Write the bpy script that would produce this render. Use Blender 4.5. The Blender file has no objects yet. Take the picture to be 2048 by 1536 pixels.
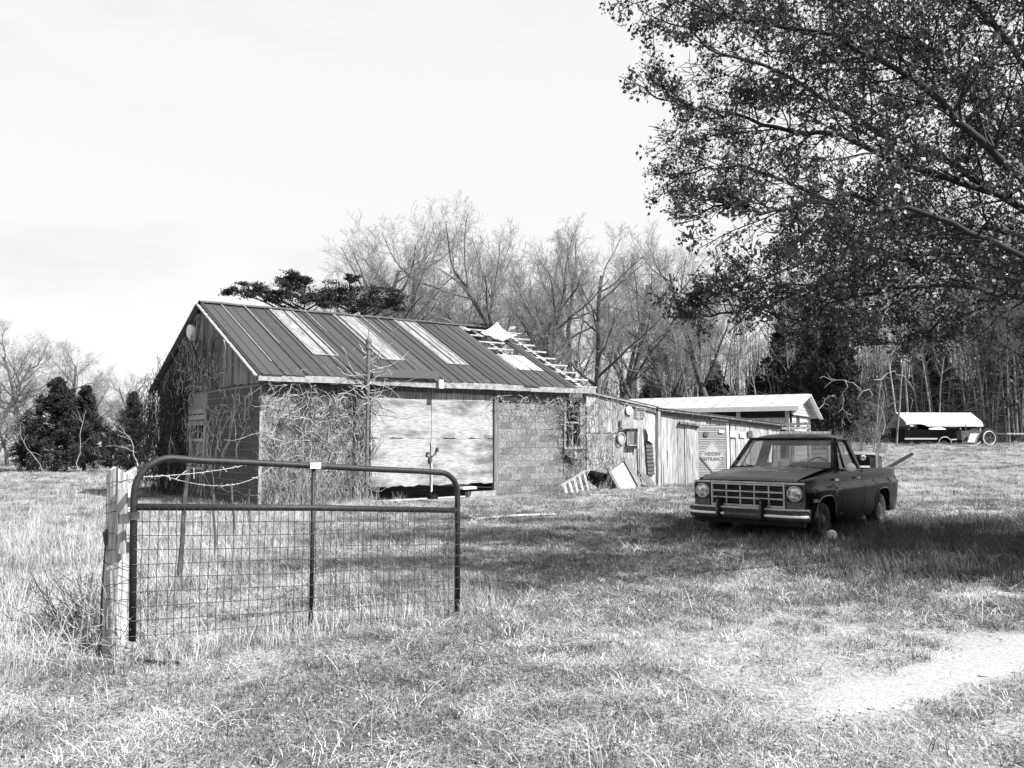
import bpy, math, random
import numpy as np
from mathutils import Vector, Matrix

# ------------------------------------------------------------------ camera, world, sun, exposure
SC = bpy.context.scene
COL = SC.collection
FPX, EYE = 1620.0, 1.65
PITCH = math.atan(115 / FPX)
cam = bpy.data.cameras.new('camera')
cam.sensor_width = 36.0
cam.lens = FPX / 2048 * 36.0
cam.clip_start, cam.clip_end = 0.05, 2000
cam_ob = bpy.data.objects.new('camera', cam)
COL.objects.link(cam_ob)
cam_ob.location = (0, 0, EYE)
cam_ob.rotation_euler = (math.pi / 2 + PITCH, 0, 0)
SC.camera = cam_ob

SUN_EL = math.radians(46)
SUN_AZ = math.radians(121)            # clockwise from +Y
SDIR = Vector((math.sin(SUN_AZ) * math.cos(SUN_EL), math.cos(SUN_AZ) * math.cos(SUN_EL), math.sin(SUN_EL)))
sun = bpy.data.lights.new('sun', 'SUN')
sun.energy, sun.angle, sun.color = 5.0, math.radians(0.5), (1, 1, 1)
sun_ob = bpy.data.objects.new('sun', sun)
COL.objects.link(sun_ob)
sun_ob.rotation_euler = (-SDIR).to_track_quat('-Z', 'Y').to_euler()

W = bpy.data.worlds.new('World')
SC.world = W
W.use_nodes = True
wt = W.node_tree
wt.nodes.clear()
_n, _l = wt.nodes.new, wt.links.new
sky = _n('ShaderNodeTexSky'); sky.sky_type = 'NISHITA'; sky.sun_disc = False
sky.sun_elevation, sky.sun_rotation = SUN_EL, SUN_AZ
bw = _n('ShaderNodeRGBToBW'); _l(sky.outputs[0], bw.inputs[0])
# thin white overcast veil with a few faint grey streaks, the same all round
tc = _n('ShaderNodeTexCoord'); mp = _n('ShaderNodeMapping'); mp.inputs['Scale'].default_value = (1.6, 1.6, 7.0)
_l(tc.outputs['Generated'], mp.inputs[0])
nz = _n('ShaderNodeTexNoise'); nz.inputs['Scale'].default_value = 1.7; nz.inputs['Detail'].default_value = 5; nz.inputs['Roughness'].default_value = .55
_l(mp.outputs[0], nz.inputs['Vector'])
cr = _n('ShaderNodeMapRange'); cr.inputs[1].default_value = .5; cr.inputs[2].default_value = .78; cr.inputs[3].default_value = 5.6; cr.inputs[4].default_value = 4.7
_l(nz.outputs[0], cr.inputs[0])
mx = _n('ShaderNodeMix'); mx.data_type = 'FLOAT'; mx.inputs[0].default_value = .88
_l(bw.outputs[0], mx.inputs[2]); _l(cr.outputs[0], mx.inputs[3])
bg = _n('ShaderNodeBackground'); bg.inputs['Strength'].default_value = 0.077
_l(mx.outputs[0], bg.inputs['Color'])
wo = _n('ShaderNodeOutputWorld'); _l(bg.outputs[0], wo.inputs[0])

SC.view_settings.view_transform = 'Standard'
SC.view_settings.look = 'None'
SC.view_settings.gamma = 1.0
SC.view_settings.use_curve_mapping = False
SC.view_settings.exposure = 1.25
SC.render.film_transparent = False
SC.render.engine = 'CYCLES'
SC.cycles.max_bounces = 6
SC.cycles.transparent_max_bounces = 16

rng = np.random.default_rng(7)
random.seed(7)
R = math.radians

# ------------------------------------------------------------------ picture <-> place helpers
_F = np.array([0, math.cos(PITCH), math.sin(PITCH)])
_U = np.array([0, -math.sin(PITCH), math.cos(PITCH)])
_R = np.array([1.0, 0, 0])
_C = np.array([0, 0, EYE])

def sm(t):
    t = np.clip(t, 0, 1)
    return t * t * (3 - 2 * t)

def gz(x, y):
    """height of the ground"""
    x = np.asarray(x, float); y = np.asarray(y, float)
    z = 1.5 * sm((y - 12) / 50) * sm((x - 0) / 24)
    z = z + .11 * np.exp(-((x - 5.5) ** 2 + (y - 14) ** 2) / 30)
    z = z + .025 * np.sin(x * .9 + .4 * y) * np.sin(y * .7 - .3 * x + 1) + .012 * np.sin(x * 2.3 + 1.7) * np.sin(y * 2.9 + x)
    return z

def at(px, py, Y):
    d = _F + (px - 1024) / FPX * _R - (py - 768) / FPX * _U
    return _C + d * (Y / d[1])

def ground_at(px, py):
    lo, hi = 2.0, 300.0
    for _ in range(60):
        m = (lo + hi) / 2
        p = at(px, py, m)
        if p[2] > gz(p[0], p[1]): lo = m
        else: hi = m
    return at(px, py, lo)

def G(x, y, dz=0.0):
    return (float(x), float(y), float(gz(x, y)) + dz)

# ------------------------------------------------------------------ mesh helpers
class MB:
    def __init__(s): s.v, s.f = [], []
    def add(s, vs, fs):
        o = len(s.v)
        s.v += [tuple(map(float, p)) for p in vs]
        s.f += [tuple(i + o for i in f) for f in fs]
        return s
    def ob(s, o, a, b, c):
        o, a, b, c = map(np.array, (o, a, b, c))
        o = o.astype(float)
        s.add([o, o + a, o + a + b, o + b, o + c, o + a + c, o + a + b + c, o + b + c],
              [(0, 3, 2, 1), (4, 5, 6, 7), (0, 1, 5, 4), (1, 2, 6, 5), (2, 3, 7, 6), (3, 0, 4, 7)])
        return s
    def box(s, x0, x1, y0, y1, z0, z1):
        return s.ob((x0, y0, z0), (x1 - x0, 0, 0), (0, y1 - y0, 0), (0, 0, z1 - z0))
    def beam(s, p, q, w, h, up=(0, 0, 1)):
        p, q = np.array(p, float), np.array(q, float)
        d = q - p; L = np.linalg.norm(d); d = d / L
        a = np.cross(d, up); a /= np.linalg.norm(a) + 1e-9
        b = np.cross(a, d)
        return s.ob(p - a * w / 2 - b * h / 2, d * L, a * w, b * h)
    def tube(s, pts, rad, n=6, cap=True):
        pts = [np.array(p, float) for p in pts]
        if np.isscalar(rad): rad = [rad] * len(pts)
        o = len(s.v); ref = None
        for i, p in enumerate(pts):
            d = pts[min(i + 1, len(pts) - 1)] - pts[max(i - 1, 0)]
            d = d / (np.linalg.norm(d) + 1e-12)
            if ref is None:
                ref = np.array([0, 0, 1.0]) if abs(d[2]) < .9 else np.array([1.0, 0, 0])
            a = ref - d * np.dot(ref, d); a /= np.linalg.norm(a) + 1e-12
            ref = a; b = np.cross(d, a)
            for k in range(n):
                t = 2 * math.pi * k / n
                s.v.append(tuple(p + rad[i] * (a * math.cos(t) + b * math.sin(t))))
        for i in range(len(pts) - 1):
            for k in range(n):
                k2 = (k + 1) % n
                s.f.append((o + i * n + k, o + i * n + k2, o + (i + 1) * n + k2, o + (i + 1) * n + k))
        if cap:
            s.f.append(tuple(o + k for k in range(n))[::-1])
            s.f.append(tuple(o + (len(pts) - 1) * n + k for k in range(n)))
        return s
    def grid(s, fn, nu, nv, wrap=False):
        o = len(s.v)
        for i in range(nu + 1):
            for j in range(nv + 1):
                s.v.append(tuple(map(float, fn(i / nu, j / nv))))
        for i in range(nu):
            for j in range(nv):
                a = o + i * (nv + 1) + j
                s.f.append((a, a + 1, a + nv + 2, a + nv + 1))
        return s
    def lathe(s, prof, c=(0, 0, 0), axis='x', n=20):
        """prof: list of (along, radius)"""
        o = len(s.v)
        for (h, r) in prof:
            for k in range(n):
                t = 2 * math.pi * k / n
                u, w = r * math.cos(t), r * math.sin(t)
                p = {'x': (h, u, w), 'y': (u, h, w), 'z': (u, w, h)}[axis]
                s.v.append((p[0] + c[0], p[1] + c[1], p[2] + c[2]))
        for i in range(len(prof) - 1):
            for k in range(n):
                k2 = (k + 1) % n
                s.f.append((o + i * n + k, o + i * n + k2, o + (i + 1) * n + k2, o + (i + 1) * n + k))
        return s
    def mesh(s, name, m, smooth=False):
        me = bpy.data.meshes.new(name)
        me.from_pydata(s.v, [], s.f)
        me.materials.append(m)
        if smooth:
            me.polygons.foreach_set('use_smooth', [True] * len(me.polygons))
        me.update()
        return me
    def build(s, name, m, parent=None, smooth=False, **kw):
        return link(name, s.mesh(name, m, smooth), parent, **kw)

def link(name, me, parent=None, loc=None, rot=None, label=None, cat=None, group=None, kind=None):
    o = bpy.data.objects.new(name, me)
    COL.objects.link(o)
    if parent is not None: o.parent = parent
    if loc is not None: o.location = loc
    if rot is not None: o.rotation_euler = rot
    return tag(o, label, cat, group, kind)

def tag(o, label=None, cat=None, group=None, kind=None):
    if label: o['label'] = label
    if cat: o['category'] = cat
    if group: o['group'] = group
    if kind: o['kind'] = kind
    return o

def thing(name, label, cat, loc=(0, 0, 0), rz=0.0, group=None):
    o = bpy.data.objects.new(name, None)
    o.empty_display_size = .2
    COL.objects.link(o)
    o.location = loc
    o.rotation_euler = (0, 0, rz)
    return tag(o, label, cat, group)

KIDS = {}
def copy_tree(o, parent=None):
    c = o.copy(); COL.objects.link(c)
    if parent is not None: c.parent = parent
    for ch in list(o.children): copy_tree(ch, c)
    return c

def np_mesh(name, V, F, m, smooth=False):
    """V (n,3), F (k,4) or (k,3)"""
    V = np.asarray(V, np.float32); F = np.asarray(F, np.int32)
    me = bpy.data.meshes.new(name)
    k = F.shape[1]
    me.vertices.add(len(V)); me.vertices.foreach_set('co', V.ravel())
    me.loops.add(F.size); me.loops.foreach_set('vertex_index', F.ravel())
    me.polygons.add(len(F)); me.polygons.foreach_set('loop_start', np.arange(0, F.size, k, dtype=np.int32))
    if smooth: me.polygons.foreach_set('use_smooth', np.ones(len(F), bool))
    me.materials.append(m)
    me.update(calc_edges=True)
    return me

def np_tubes(paths, n=3):
    """paths: list of (pts (k,3), rad (k,)) -> V, F, all n-sided, open ended"""
    Vs, Fs, o = [], [], 0
    ang = np.arange(n) * 2 * math.pi / n
    ca, sa = np.cos(ang), np.sin(ang)
    for P, r in paths:
        P = np.asarray(P, float); k = len(P)
        T = np.gradient(P, axis=0)
        T /= np.linalg.norm(T, axis=1, keepdims=True) + 1e-9
        ref = np.array([.31, .17, .93]) if abs(T[0, 2]) < .85 else np.array([.93, .3, .1])
        A = ref - T * (T @ ref)[:, None]; A /= np.linalg.norm(A, axis=1, keepdims=True) + 1e-9
        B = np.cross(T, A)
        r = np.asarray(r, float)[:, None, None]
        V = P[:, None, :] + r * (A[:, None, :] * ca[None, :, None] + B[:, None, :] * sa[None, :, None])
        Vs.append(V.reshape(-1, 3))
        i = np.arange(k - 1)[:, None] * n + np.arange(n)[None, :]
        j = np.arange(k - 1)[:, None] * n + (np.arange(n)[None, :] + 1) % n
        Fs.append(np.stack([i, j, j + n, i + n], -1).reshape(-1, 4) + o)
        o += k * n
    return np.concatenate(Vs), np.concatenate(Fs)

# ------------------------------------------------------------------ materials (all grey: the picture is black and white)
def mat(name, lo, hi=None, scale=6.0, stretch=(1, 1, 1), rough=.8, metal=0.0, bump=.15, bscale=None, detail=6, vary=0.0,
        c0=.35, c1=.65, spec=.3, extra=None, stain=None):
    hi = lo if hi is None else hi
    m = bpy.data.materials.new(name); m.use_nodes = True
    t = m.node_tree; N, L = t.nodes.new, t.links.new
    b = t.nodes['Principled BSDF']
    b.inputs['Roughness'].default_value = rough
    b.inputs['Metallic'].default_value = metal
    b.inputs['Specular IOR Level'].default_value = spec
    c = N('ShaderNodeTexCoord'); mpn = N('ShaderNodeMapping'); mpn.inputs['Scale'].default_value = stretch
    L(c.outputs['Object'], mpn.inputs[0])
    info = N('ShaderNodeObjectInfo')
    vm = N('ShaderNodeVectorMath'); vm.operation = 'ADD'
    sc = N('ShaderNodeMath'); sc.operation = 'MULTIPLY'; sc.inputs[1].default_value = 37.0 if vary else 0.0
    L(info.outputs['Random'], sc.inputs[0]); L(mpn.outputs[0], vm.inputs[0]); L(sc.outputs[0], vm.inputs[1])
    n = N('ShaderNodeTexNoise'); n.inputs['Scale'].default_value = scale; n.inputs['Detail'].default_value = detail; n.inputs['Roughness'].default_value = .62
    L(vm.outputs[0], n.inputs['Vector'])
    mr = N('ShaderNodeMapRange'); mr.inputs[1].default_value = c0; mr.inputs[2].default_value = c1
    mr.inputs[3].default_value = lo; mr.inputs[4].default_value = hi
    L(n.outputs[0], mr.inputs[0])
    out = mr.outputs[0]
    if vary:
        v = N('ShaderNodeMapRange'); v.inputs[3].default_value = 1 - vary; v.inputs[4].default_value = 1 + vary
        L(info.outputs['Random'], v.inputs[0])
        mu = N('ShaderNodeMath'); mu.operation = 'MULTIPLY'; L(out, mu.inputs[0]); L(v.outputs[0], mu.inputs[1]); out = mu.outputs[0]
    if stain:
        # (value, scale, stretch, threshold, softness): patches of another tone, wear with a shape of its own
        val, s2, st2, th, so = stain
        mp2 = N('ShaderNodeMapping'); mp2.inputs['Scale'].default_value = st2; L(c.outputs['Object'], mp2.inputs[0])
        n2 = N('ShaderNodeTexNoise'); n2.inputs['Scale'].default_value = s2; n2.inputs['Detail'].default_value = 8; n2.inputs['Roughness'].default_value = .65
        L(mp2.outputs[0], n2.inputs['Vector'])
        k = N('ShaderNodeMapRange'); k.inputs[1].default_value = th; k.inputs[2].default_value = th + so; L(n2.outputs[0], k.inputs[0])
        xm = N('ShaderNodeMix'); xm.data_type = 'FLOAT'; xm.inputs[3].default_value = val
        L(k.outputs[0], xm.inputs[0]); L(out, xm.inputs[2]); out = xm.outputs[0]
    L(out, b.inputs['Base Color'])
    if bump:
        bn = N('ShaderNodeBump'); bn.inputs['Strength'].default_value = bump; bn.inputs['Distance'].default_value = .02
        if bscale:
            n3 = N('ShaderNodeTexNoise'); n3.inputs['Scale'].default_value = bscale; n3.inputs['Detail'].default_value = 4
            L(mpn.outputs[0], n3.inputs['Vector']); L(n3.outputs[0], bn.inputs['Height'])
        else:
            L(n.outputs[0], bn.inputs['Height'])
        L(bn.outputs[0], b.inputs['Normal'])
    return m

M = {}
M['wood_grey'] = mat('weathered_wood', .09, .4, 5, (6, 6, .5), vary=.3, bump=.5)
M['wood_pale'] = mat('pale_board_wood', .15, .42, 4, (7, 7, .45), vary=.18, bump=.4, stain=(.07, 2.2, (4, 4, .25), .58, .06))
M['wood_dark'] = mat('dark_board_wood', .025, .19, 4, (12, 12, .3), vary=.35, bump=.5, stain=(.32, 1.6, (9, 9, .4), .55, .12))
M['wood_post'] = mat('post_wood', .16, .5, 9, (4, 4, .35), bump=.6, stain=(.07, 5, (5, 5, .3), .62, .04))
M['white_paint'] = mat('peeling_white_paint', .14, .3, 7, (1, 1, 1), bump=.3, detail=10, stain=(.07, 3.5, (1.2, 1, 2.5), .6, .05))
M['plywood'] = mat('whitewashed_plywood', .17, .34, 6, (1, 1, 9), bump=.3, detail=12, c0=.36, c1=.6, stain=(.09, 1.15, (.55, 1, 1.7), .5, .16))
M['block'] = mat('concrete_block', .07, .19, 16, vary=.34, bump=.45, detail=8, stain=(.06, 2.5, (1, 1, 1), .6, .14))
M['block_dark'] = mat('darker_block', .03, .075, 14, vary=.2, bump=.35, detail=8, stain=(.11, 2.0, (1, 1, .5), .6, .12))  # darker block tone for the gable wall
M['mortar'] = mat('mortar', .15, .2, 12, bump=.2)
M['roof'] = mat('dark_painted_tin', .034, .05, 40, rough=.55, bump=.25, vary=.22, spec=.25, bscale=2.5, stain=(.055, 3, (1, 1, 1), .62, .1))
M['roof_edge'] = mat('bare_tin_edge', .2, .34, 6, rough=.5)
M['skylight'] = mat('fibreglass_panel', .1, .3, 3, (6, .8, 1), rough=.5, stain=(.07, 3, (9, 1, 1), .55, .12))
M['white_tin'] = mat('bright_tin', .24, .42, 3, rough=.5, bump=.1)
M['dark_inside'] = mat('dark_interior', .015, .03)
M['rust'] = mat('rusty_iron', .03, .09, 12, bump=.3)
M['pole'] = mat('galvanised_mast', .06, .13, 8, rough=.6)
M['gate'] = mat('gate_tube_paint', .01, .022, 30, rough=.55, bump=.15, spec=.3, stain=(.06, 9, (1, 1, .3), .62, .06))
M['wire'] = mat('fence_wire', .03, .06, 20, rough=.6, metal=0)
M['barb'] = mat('old_barbed_wire', .24, .42, 20, rough=.6)
M['vine'] = mat('vine_stem', .12, .5, 3, bump=0)
M['vine_pale'] = mat('bleached_vine_stem', .3, .62, 3, bump=0)
M['bramble'] = mat('bramble_stem', .012, .04, 3, bump=0)
M['vine_dark'] = mat('dark_vine_stem', .03, .1, 3, bump=0)
M['bark_far'] = mat('far_bark', .04, .1, 2, (3, 3, .4), bump=.2)
M['bark_pale'] = mat('pale_bark', .09, .28, 2, (3, 3, .4), bump=.2)
M['bark'] = mat('tree_bark', .007, .018, 8, (3, 3, .5), bump=.5)
M['twig'] = mat('twig', .1, .2, 2, bump=0)
M['farstem'] = mat('far_stem', .025, .12, .35, (3, 3, .1), bump=0)
M['tangle'] = mat('tangle_twig', .02, .1, .6, bump=0)
M['deadwood'] = mat('dead_wood', .14, .26, 5, bump=.2)
M['cedar'] = mat('evergreen_spray', .012, .05, 1.5, bump=0, rough=.9, spec=.1)
M['leaf'] = mat('young_leaf', .015, .075, 3, bump=0, rough=.5, spec=.5)
M['brush'] = mat('brush_twigs', .06, .16, 1, bump=0)
M['paint'] = mat('dark_truck_paint', .003, .006, 5, rough=.2, bump=.01, spec=.09, stain=(.012, 3, (1, 1, 1), .62, .12))
M['hood'] = mat('sky_lightened_paint', .025, .06, 4, rough=.45, bump=.02, spec=.5)  # lighter tone on hood, roof and box rail stands in for reflected sky
M['chrome'] = mat('dull_chrome', .3, .5, 8, rough=.4, metal=.25, bump=.02)
M['steel'] = mat('bumper_steel', .05, .1, 6, rough=.35, metal=.3, bump=.03, stain=(.2, 5, (1, 1, 1), .6, .08))
M['tyre'] = mat('rubber', .012, .025, 10, rough=.85)
M['rim'] = mat('wheel_rim', .025, .07, 6, rough=.5, metal=.4)
M['black'] = mat('black_plastic', .005, .01, 6, rough=.6, spec=.15)
M['lens'] = mat('headlight_lens', .12, .75, 11, rough=.15, spec=.8, bump=.3, c0=.42, c1=.56)  # dark and bright patches in the colour stand in for reflections
M['amber'] = mat('signal_lens', .06, .1, 20, rough=.3)
M['seat'] = mat('seat_vinyl', .05, .1, 6, rough=.6)
M['white'] = mat('white_enamel', .7, .8, 4, rough=.5, bump=.03)
M['sign'] = mat('faded_sign_face', .25, .29, 4, rough=.6, bump=.03)
M['ink'] = mat('sign_lettering', .03, .05, 4, rough=.7, bump=0)
M['siding'] = mat('lap_siding', .13, .2, 6, (1, 1, 6), vary=.15, bump=.1)
M['siding_pale'] = mat('pale_lap_siding', .24, .36, 6, (1, 1, 6), vary=.12, bump=.1)
M['faded'] = mat('faded_old_paint', .1, .2, 6, rough=.6)
M['stone'] = mat('pale_stone', .4, .6, 6, bump=.4)
M['sand'] = mat('pale_sand', .22, .34, 30, detail=10, bump=.6, bscale=60, stain=(.13, 18, (1, 1, 1), .6, .1))
M['tractor'] = mat('tractor_paint', .04, .08, 5)
M['cloth'] = mat('white_sack', .7, .8, 4, bump=.1)

gl = bpy.data.materials.new('window_glass'); gl.use_nodes = True
t = gl.node_tree; t.nodes.clear()
a = t.nodes.new('ShaderNodeBsdfTransparent'); a.inputs[0].default_value = (.72, .72, .72, 1)
g = t.nodes.new('ShaderNodeBsdfGlossy'); g.inputs['Roughness'].default_value = .04
g.inputs['Color'].default_value = (.9, .9, .9, 1)
d = t.nodes.new('ShaderNodeBsdfDiffuse'); d.inputs[0].default_value = (.3, .3, .3, 1)
lw_ = t.nodes.new('ShaderNodeLayerWeight'); lw_.inputs[0].default_value = .5
pw_ = t.nodes.new('ShaderNodeMath'); pw_.operation = 'POWER'; pw_.inputs[1].default_value = 4
fr = t.nodes.new('ShaderNodeMapRange'); fr.inputs[3].default_value = .06; fr.inputs[4].default_value = .7
t.links.new(lw_.outputs['Facing'], pw_.inputs[0]); t.links.new(pw_.outputs[0], fr.inputs[0])
x1 = t.nodes.new('ShaderNodeMixShader'); x2 = t.nodes.new('ShaderNodeMixShader'); x2.inputs[0].default_value = .12
o_ = t.nodes.new('ShaderNodeOutputMaterial')
t.links.new(fr.outputs[0], x1.inputs[0]); t.links.new(a.outputs[0], x1.inputs[1]); t.links.new(g.outputs[0], x1.inputs[2])
t.links.new(x1.outputs[0], x2.inputs[1]); t.links.new(d.outputs[0], x2.inputs[2]); t.links.new(x2.outputs[0], o_.inputs[0])
M['glass'] = gl

def blade_mat(name, lo, hi, tip=1.25):
    m = bpy.data.materials.new(name); m.use_nodes = True
    t = m.node_tree; N, L = t.nodes.new, t.links.new
    b = t.nodes['Principled BSDF']; b.inputs['Roughness'].default_value = .75; b.inputs['Specular IOR Level'].default_value = .15
    info = N('ShaderNodeObjectInfo'); geo = N('ShaderNodeNewGeometry')
    v = N('ShaderNodeMath'); v.operation = 'ADD'
    h = N('ShaderNodeMath'); h.operation = 'MULTIPLY'; h.inputs[1].default_value = .4
    L(geo.outputs['Random Per Island'], h.inputs[0])
    k = N('ShaderNodeMath'); k.operation = 'MULTIPLY'; k.inputs[1].default_value = .6
    L(info.outputs['Random'], k.inputs[0]); L(h.outputs[0], v.inputs[0]); L(k.outputs[0], v.inputs[1])
    mr = N('ShaderNodeMapRange'); mr.inputs[3].default_value = lo; mr.inputs[4].default_value = hi; L(v.outputs[0], mr.inputs[0])
    L(mr.outputs[0], b.inputs['Base Color'])
    return m
M['dry'] = blade_mat('dry_grass_blade', .17, .64)
M['dry_tall'] = blade_mat('tall_dry_blade', .15, .58)
M['green'] = blade_mat('short_grass_blade', .06, .36)
M['lush'] = blade_mat('shade_toned_blade', .02, .14)  # green blades toned darker, so the colour adds to the tree shade
M['weed'] = blade_mat('weed_leaf', .03, .16)
M['litter'] = blade_mat('leaf_litter', .06, .42)

# ================================================================== SETTING: ground
PATH = [(2100, 1240), (1990, 1268), (1900, 1298), (1800, 1322), (1700, 1352), (1620, 1388), (1575, 1425), (1640, 1442), (1740, 1444),
        (1830, 1428), (1900, 1398), (1980, 1356), (2100, 1318)]
PATCH = [(1895, 1188), (1940, 1178), (2000, 1180), (2040, 1186), (2045, 1192), (1985, 1198), (1930, 1203), (1880, 1202)]
PATH2 = [(2100, 1425), (2040, 1438), (2005, 1448), (2050, 1462), (2100, 1462)]
def poly_world(pp): return np.array([ground_at(*p)[:2] for p in pp])
P1, P2, P3 = poly_world(PATH), poly_world(PATCH), poly_world(PATH2)
# the drive goes on past the edge of the picture
P1[0] += (6, 2.0); P1[-1] += (6, 1.4)
P3[0] += (4, .8); P3[-1] += (4, .6)

def inside(poly, x, y):
    x = np.asarray(x); y = np.asarray(y); r = np.zeros(x.shape, bool)
    n = len(poly)
    for i in range(n):
        (xa, ya), (xb, yb) = poly[i], poly[(i + 1) % n]
        c = ((ya > y) != (yb > y)) & (x < (xb - xa) * (y - ya) / (yb - ya + 1e-12) + xa)
        r ^= c
    return r

def dist_poly(poly, x, y):
    """signed distance, negative inside"""
    x = np.asarray(x, float); y = np.asarray(y, float); d = np.full(x.shape, 1e9)
    n = len(poly)
    for i in range(n):
        a, b = poly[i], poly[(i + 1) % n]
        ab = b - a; tt = np.clip(((x - a[0]) * ab[0] + (y - a[1]) * ab[1]) / (ab @ ab + 1e-12), 0, 1)
        d = np.minimum(d, np.hypot(x - a[0] - ab[0] * tt, y - a[1] - ab[1] * tt))
    return np.where(inside(poly, x, y), -d, d)

def wob(x, y):
    return .5 * np.sin(3.1 * x + 1.3 * y) * np.sin(2.3 * y - 1.1 * x) + .3 * np.sin(7.3 * x - 4.1 * y + 1) * np.sin(6.1 * y + 2.2 * x) + .2 * np.sin(15 * x + 3 * y) * np.sin(13 * y - 5 * x)

SANDY = [(1180, 1275), (1420, 1225), (1700, 1240), (1960, 1262), (1900, 1385), (1700, 1450), (1500, 1440), (1290, 1360)]
PS = poly_world(SANDY)
def sandiness(x, y):
    d1 = np.minimum(np.minimum(dist_poly(P1, x, y), dist_poly(P3, x, y)), dist_poly(P2, x, y) + .05)
    a = .96 * sm(.5 - (d1 + .2 * wob(x, y) - .12) / .6)
    b = sm(.55 - (dist_poly(PS, x, y) + .55 * wob(x, y) + .3 * wob(2.3 * x, 2.1 * y)) / 1.5) * .66
    c = .35 * sm((wob(x * .37 + 3, y * .5) - .12) / .3)
    return np.clip(np.maximum(np.maximum(a, b), c), 0, 1)

def ground_mesh():
    xs = np.unique(np.concatenate([np.linspace(-420, -60, 13), np.linspace(-60, -16, 45), np.linspace(-16, 16, 230), np.linspace(16, 70, 55), np.linspace(70, 420, 13)]))
    ys = np.unique(np.concatenate([np.linspace(-60, 2, 12), np.linspace(2, 24, 190), np.linspace(24, 95, 110), np.linspace(95, 520, 18)]))
    X, Y = np.meshgrid(xs, ys)
    Z = gz(X, Y)
    s = sandiness(X, Y)
    V = np.stack([X, Y, Z], -1).reshape(-1, 3)
    nx, ny = len(xs), len(ys)
    i = (np.arange(ny - 1)[:, None] * nx + np.arange(nx - 1)[None, :]).ravel()
    F = np.stack([i, i + 1, i + nx + 1, i + nx], -1)
    m = bpy.data.materials.new('field_soil'); m.use_nodes = True
    t = m.node_tree; N, L = t.nodes.new, t.links.new
    b = t.nodes['Principled BSDF']; b.inputs['Roughness'].default_value = .95; b.inputs['Specular IOR Level'].default_value = .1
    c = N('ShaderNodeTexCoord')
    n1 = N('ShaderNodeTexNoise'); n1.inputs['Scale'].default_value = 26; n1.inputs['Detail'].default_value = 8; n1.inputs['Roughness'].default_value = .7
    n2 = N('ShaderNodeTexNoise'); n2.inputs['Scale'].default_value = .5; n2.inputs['Detail'].default_value = 5
    L(c.outputs['Object'], n1.inputs['Vector']); L(c.outputs['Object'], n2.inputs['Vector'])
    r1 = N('ShaderNodeMapRange'); r1.inputs[1].default_value = .38; r1.inputs[2].default_value = .62; r1.inputs[3].default_value = .035; r1.inputs[4].default_value = .34
    L(n1.outputs[0], r1.inputs[0])
    r2 = N('ShaderNodeMapRange'); r2.inputs[1].default_value = .3; r2.inputs[2].default_value = .7; r2.inputs[3].default_value = .75; r2.inputs[4].default_value = 1.2
    L(n2.outputs[0], r2.inputs[0])
    mu = N('ShaderNodeMath'); mu.operation = 'MULTIPLY'; L(r1.outputs[0], mu.inputs[0]); L(r2.outputs[0], mu.inputs[1])
    at_ = N('ShaderNodeAttribute'); at_.attribute_name = 'sand'
    r3 = N('ShaderNodeMapRange'); r3.inputs[1].default_value = .3; r3.inputs[2].default_value = .7; r3.inputs[3].default_value = .19; r3.inputs[4].default_value = .36
    L(n1.outputs[0], r3.inputs[0])
    mxx = N('ShaderNodeMix'); mxx.data_type = 'FLOAT'
    L(at_.outputs['Fac'], mxx.inputs[0]); L(mu.outputs[0], mxx.inputs[2]); L(r3.outputs[0], mxx.inputs[3])
    L(mxx.outputs[0], b.inputs['Base Color'])
    bn = N('ShaderNodeBump'); bn.inputs['Strength'].default_value = .6; bn.inputs['Distance'].default_value = .03
    L(n1.outputs[0], bn.inputs['Height']); L(bn.outputs[0], b.inputs['Normal'])
    me = np_mesh('ground', V, F, m, smooth=True)
    at2 = me.attributes.new('sand', 'FLOAT', 'POINT'); at2.data.foreach_set('value', s.ravel().astype(np.float32))
    return link('ground', me, kind='structure', label='rough grassy field of dry and green grass')
ground_mesh()

def sheet(name, poly, m, dz, label, step=.08, jag=.34):
    lo, hi = poly.min(0) - .3, poly.max(0) + .3
    xs = np.arange(lo[0], hi[0], step); ys = np.arange(lo[1], hi[1], step * .8)
    X, Y = np.meshgrid(xs, ys)
    d = dist_poly(poly, X, Y) + jag * wob(X * 1.3, Y * 1.3)
    Z = gz(X, Y) + dz - .03 * sm((d + .12) / .16)
    k = d < .05
    nx = len(xs); i = (np.arange(len(ys) - 1)[:, None] * nx + np.arange(nx - 1)[None, :]).ravel()
    kk = k.ravel(); ok = kk[i] & kk[i + 1] & kk[i + nx] & kk[i + nx + 1]
    i = i[ok]
    F = np.stack([i, i + 1, i + nx + 1, i + nx], -1)
    V = np.stack([X, Y, Z], -1).reshape(-1, 3)
    used = np.unique(F); rm = np.full(len(V), -1); rm[used] = np.arange(len(used))
    return link(name, np_mesh(name, V[used], rm[F], m, True), kind='structure', label=label)
sheet('dirt_track', P1, M['sand'], .012, 'bright sandy wheel track of the drive curving off past the tree', jag=.2)
sheet('bare_patch', P2, M['sand'], .012, 'bare pale sandy patch beside the small branch pile', .06, .04)
sheet('dirt_track', P3, M['sand'], .012, 'second sandy wheel track at the bottom corner nearest the viewer', .08, .08)

# ================================================================== BARN (block workshop with tin roof)
def local_hit(loc, phi, axis, val, px, py):
    """where the sight line through a picture point meets the plane local axis = val"""
    d = at(px, py, 1.0) - _C
    c, s = math.cos(phi), math.sin(phi)
    def tl(v): return np.array([c * v[0] + s * v[1], -s * v[0] + c * v[1], v[2]])
    o = tl(_C - np.array(loc)); d = tl(d)
    k = (val - o[axis]) / d[axis]
    return o + d * k

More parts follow.
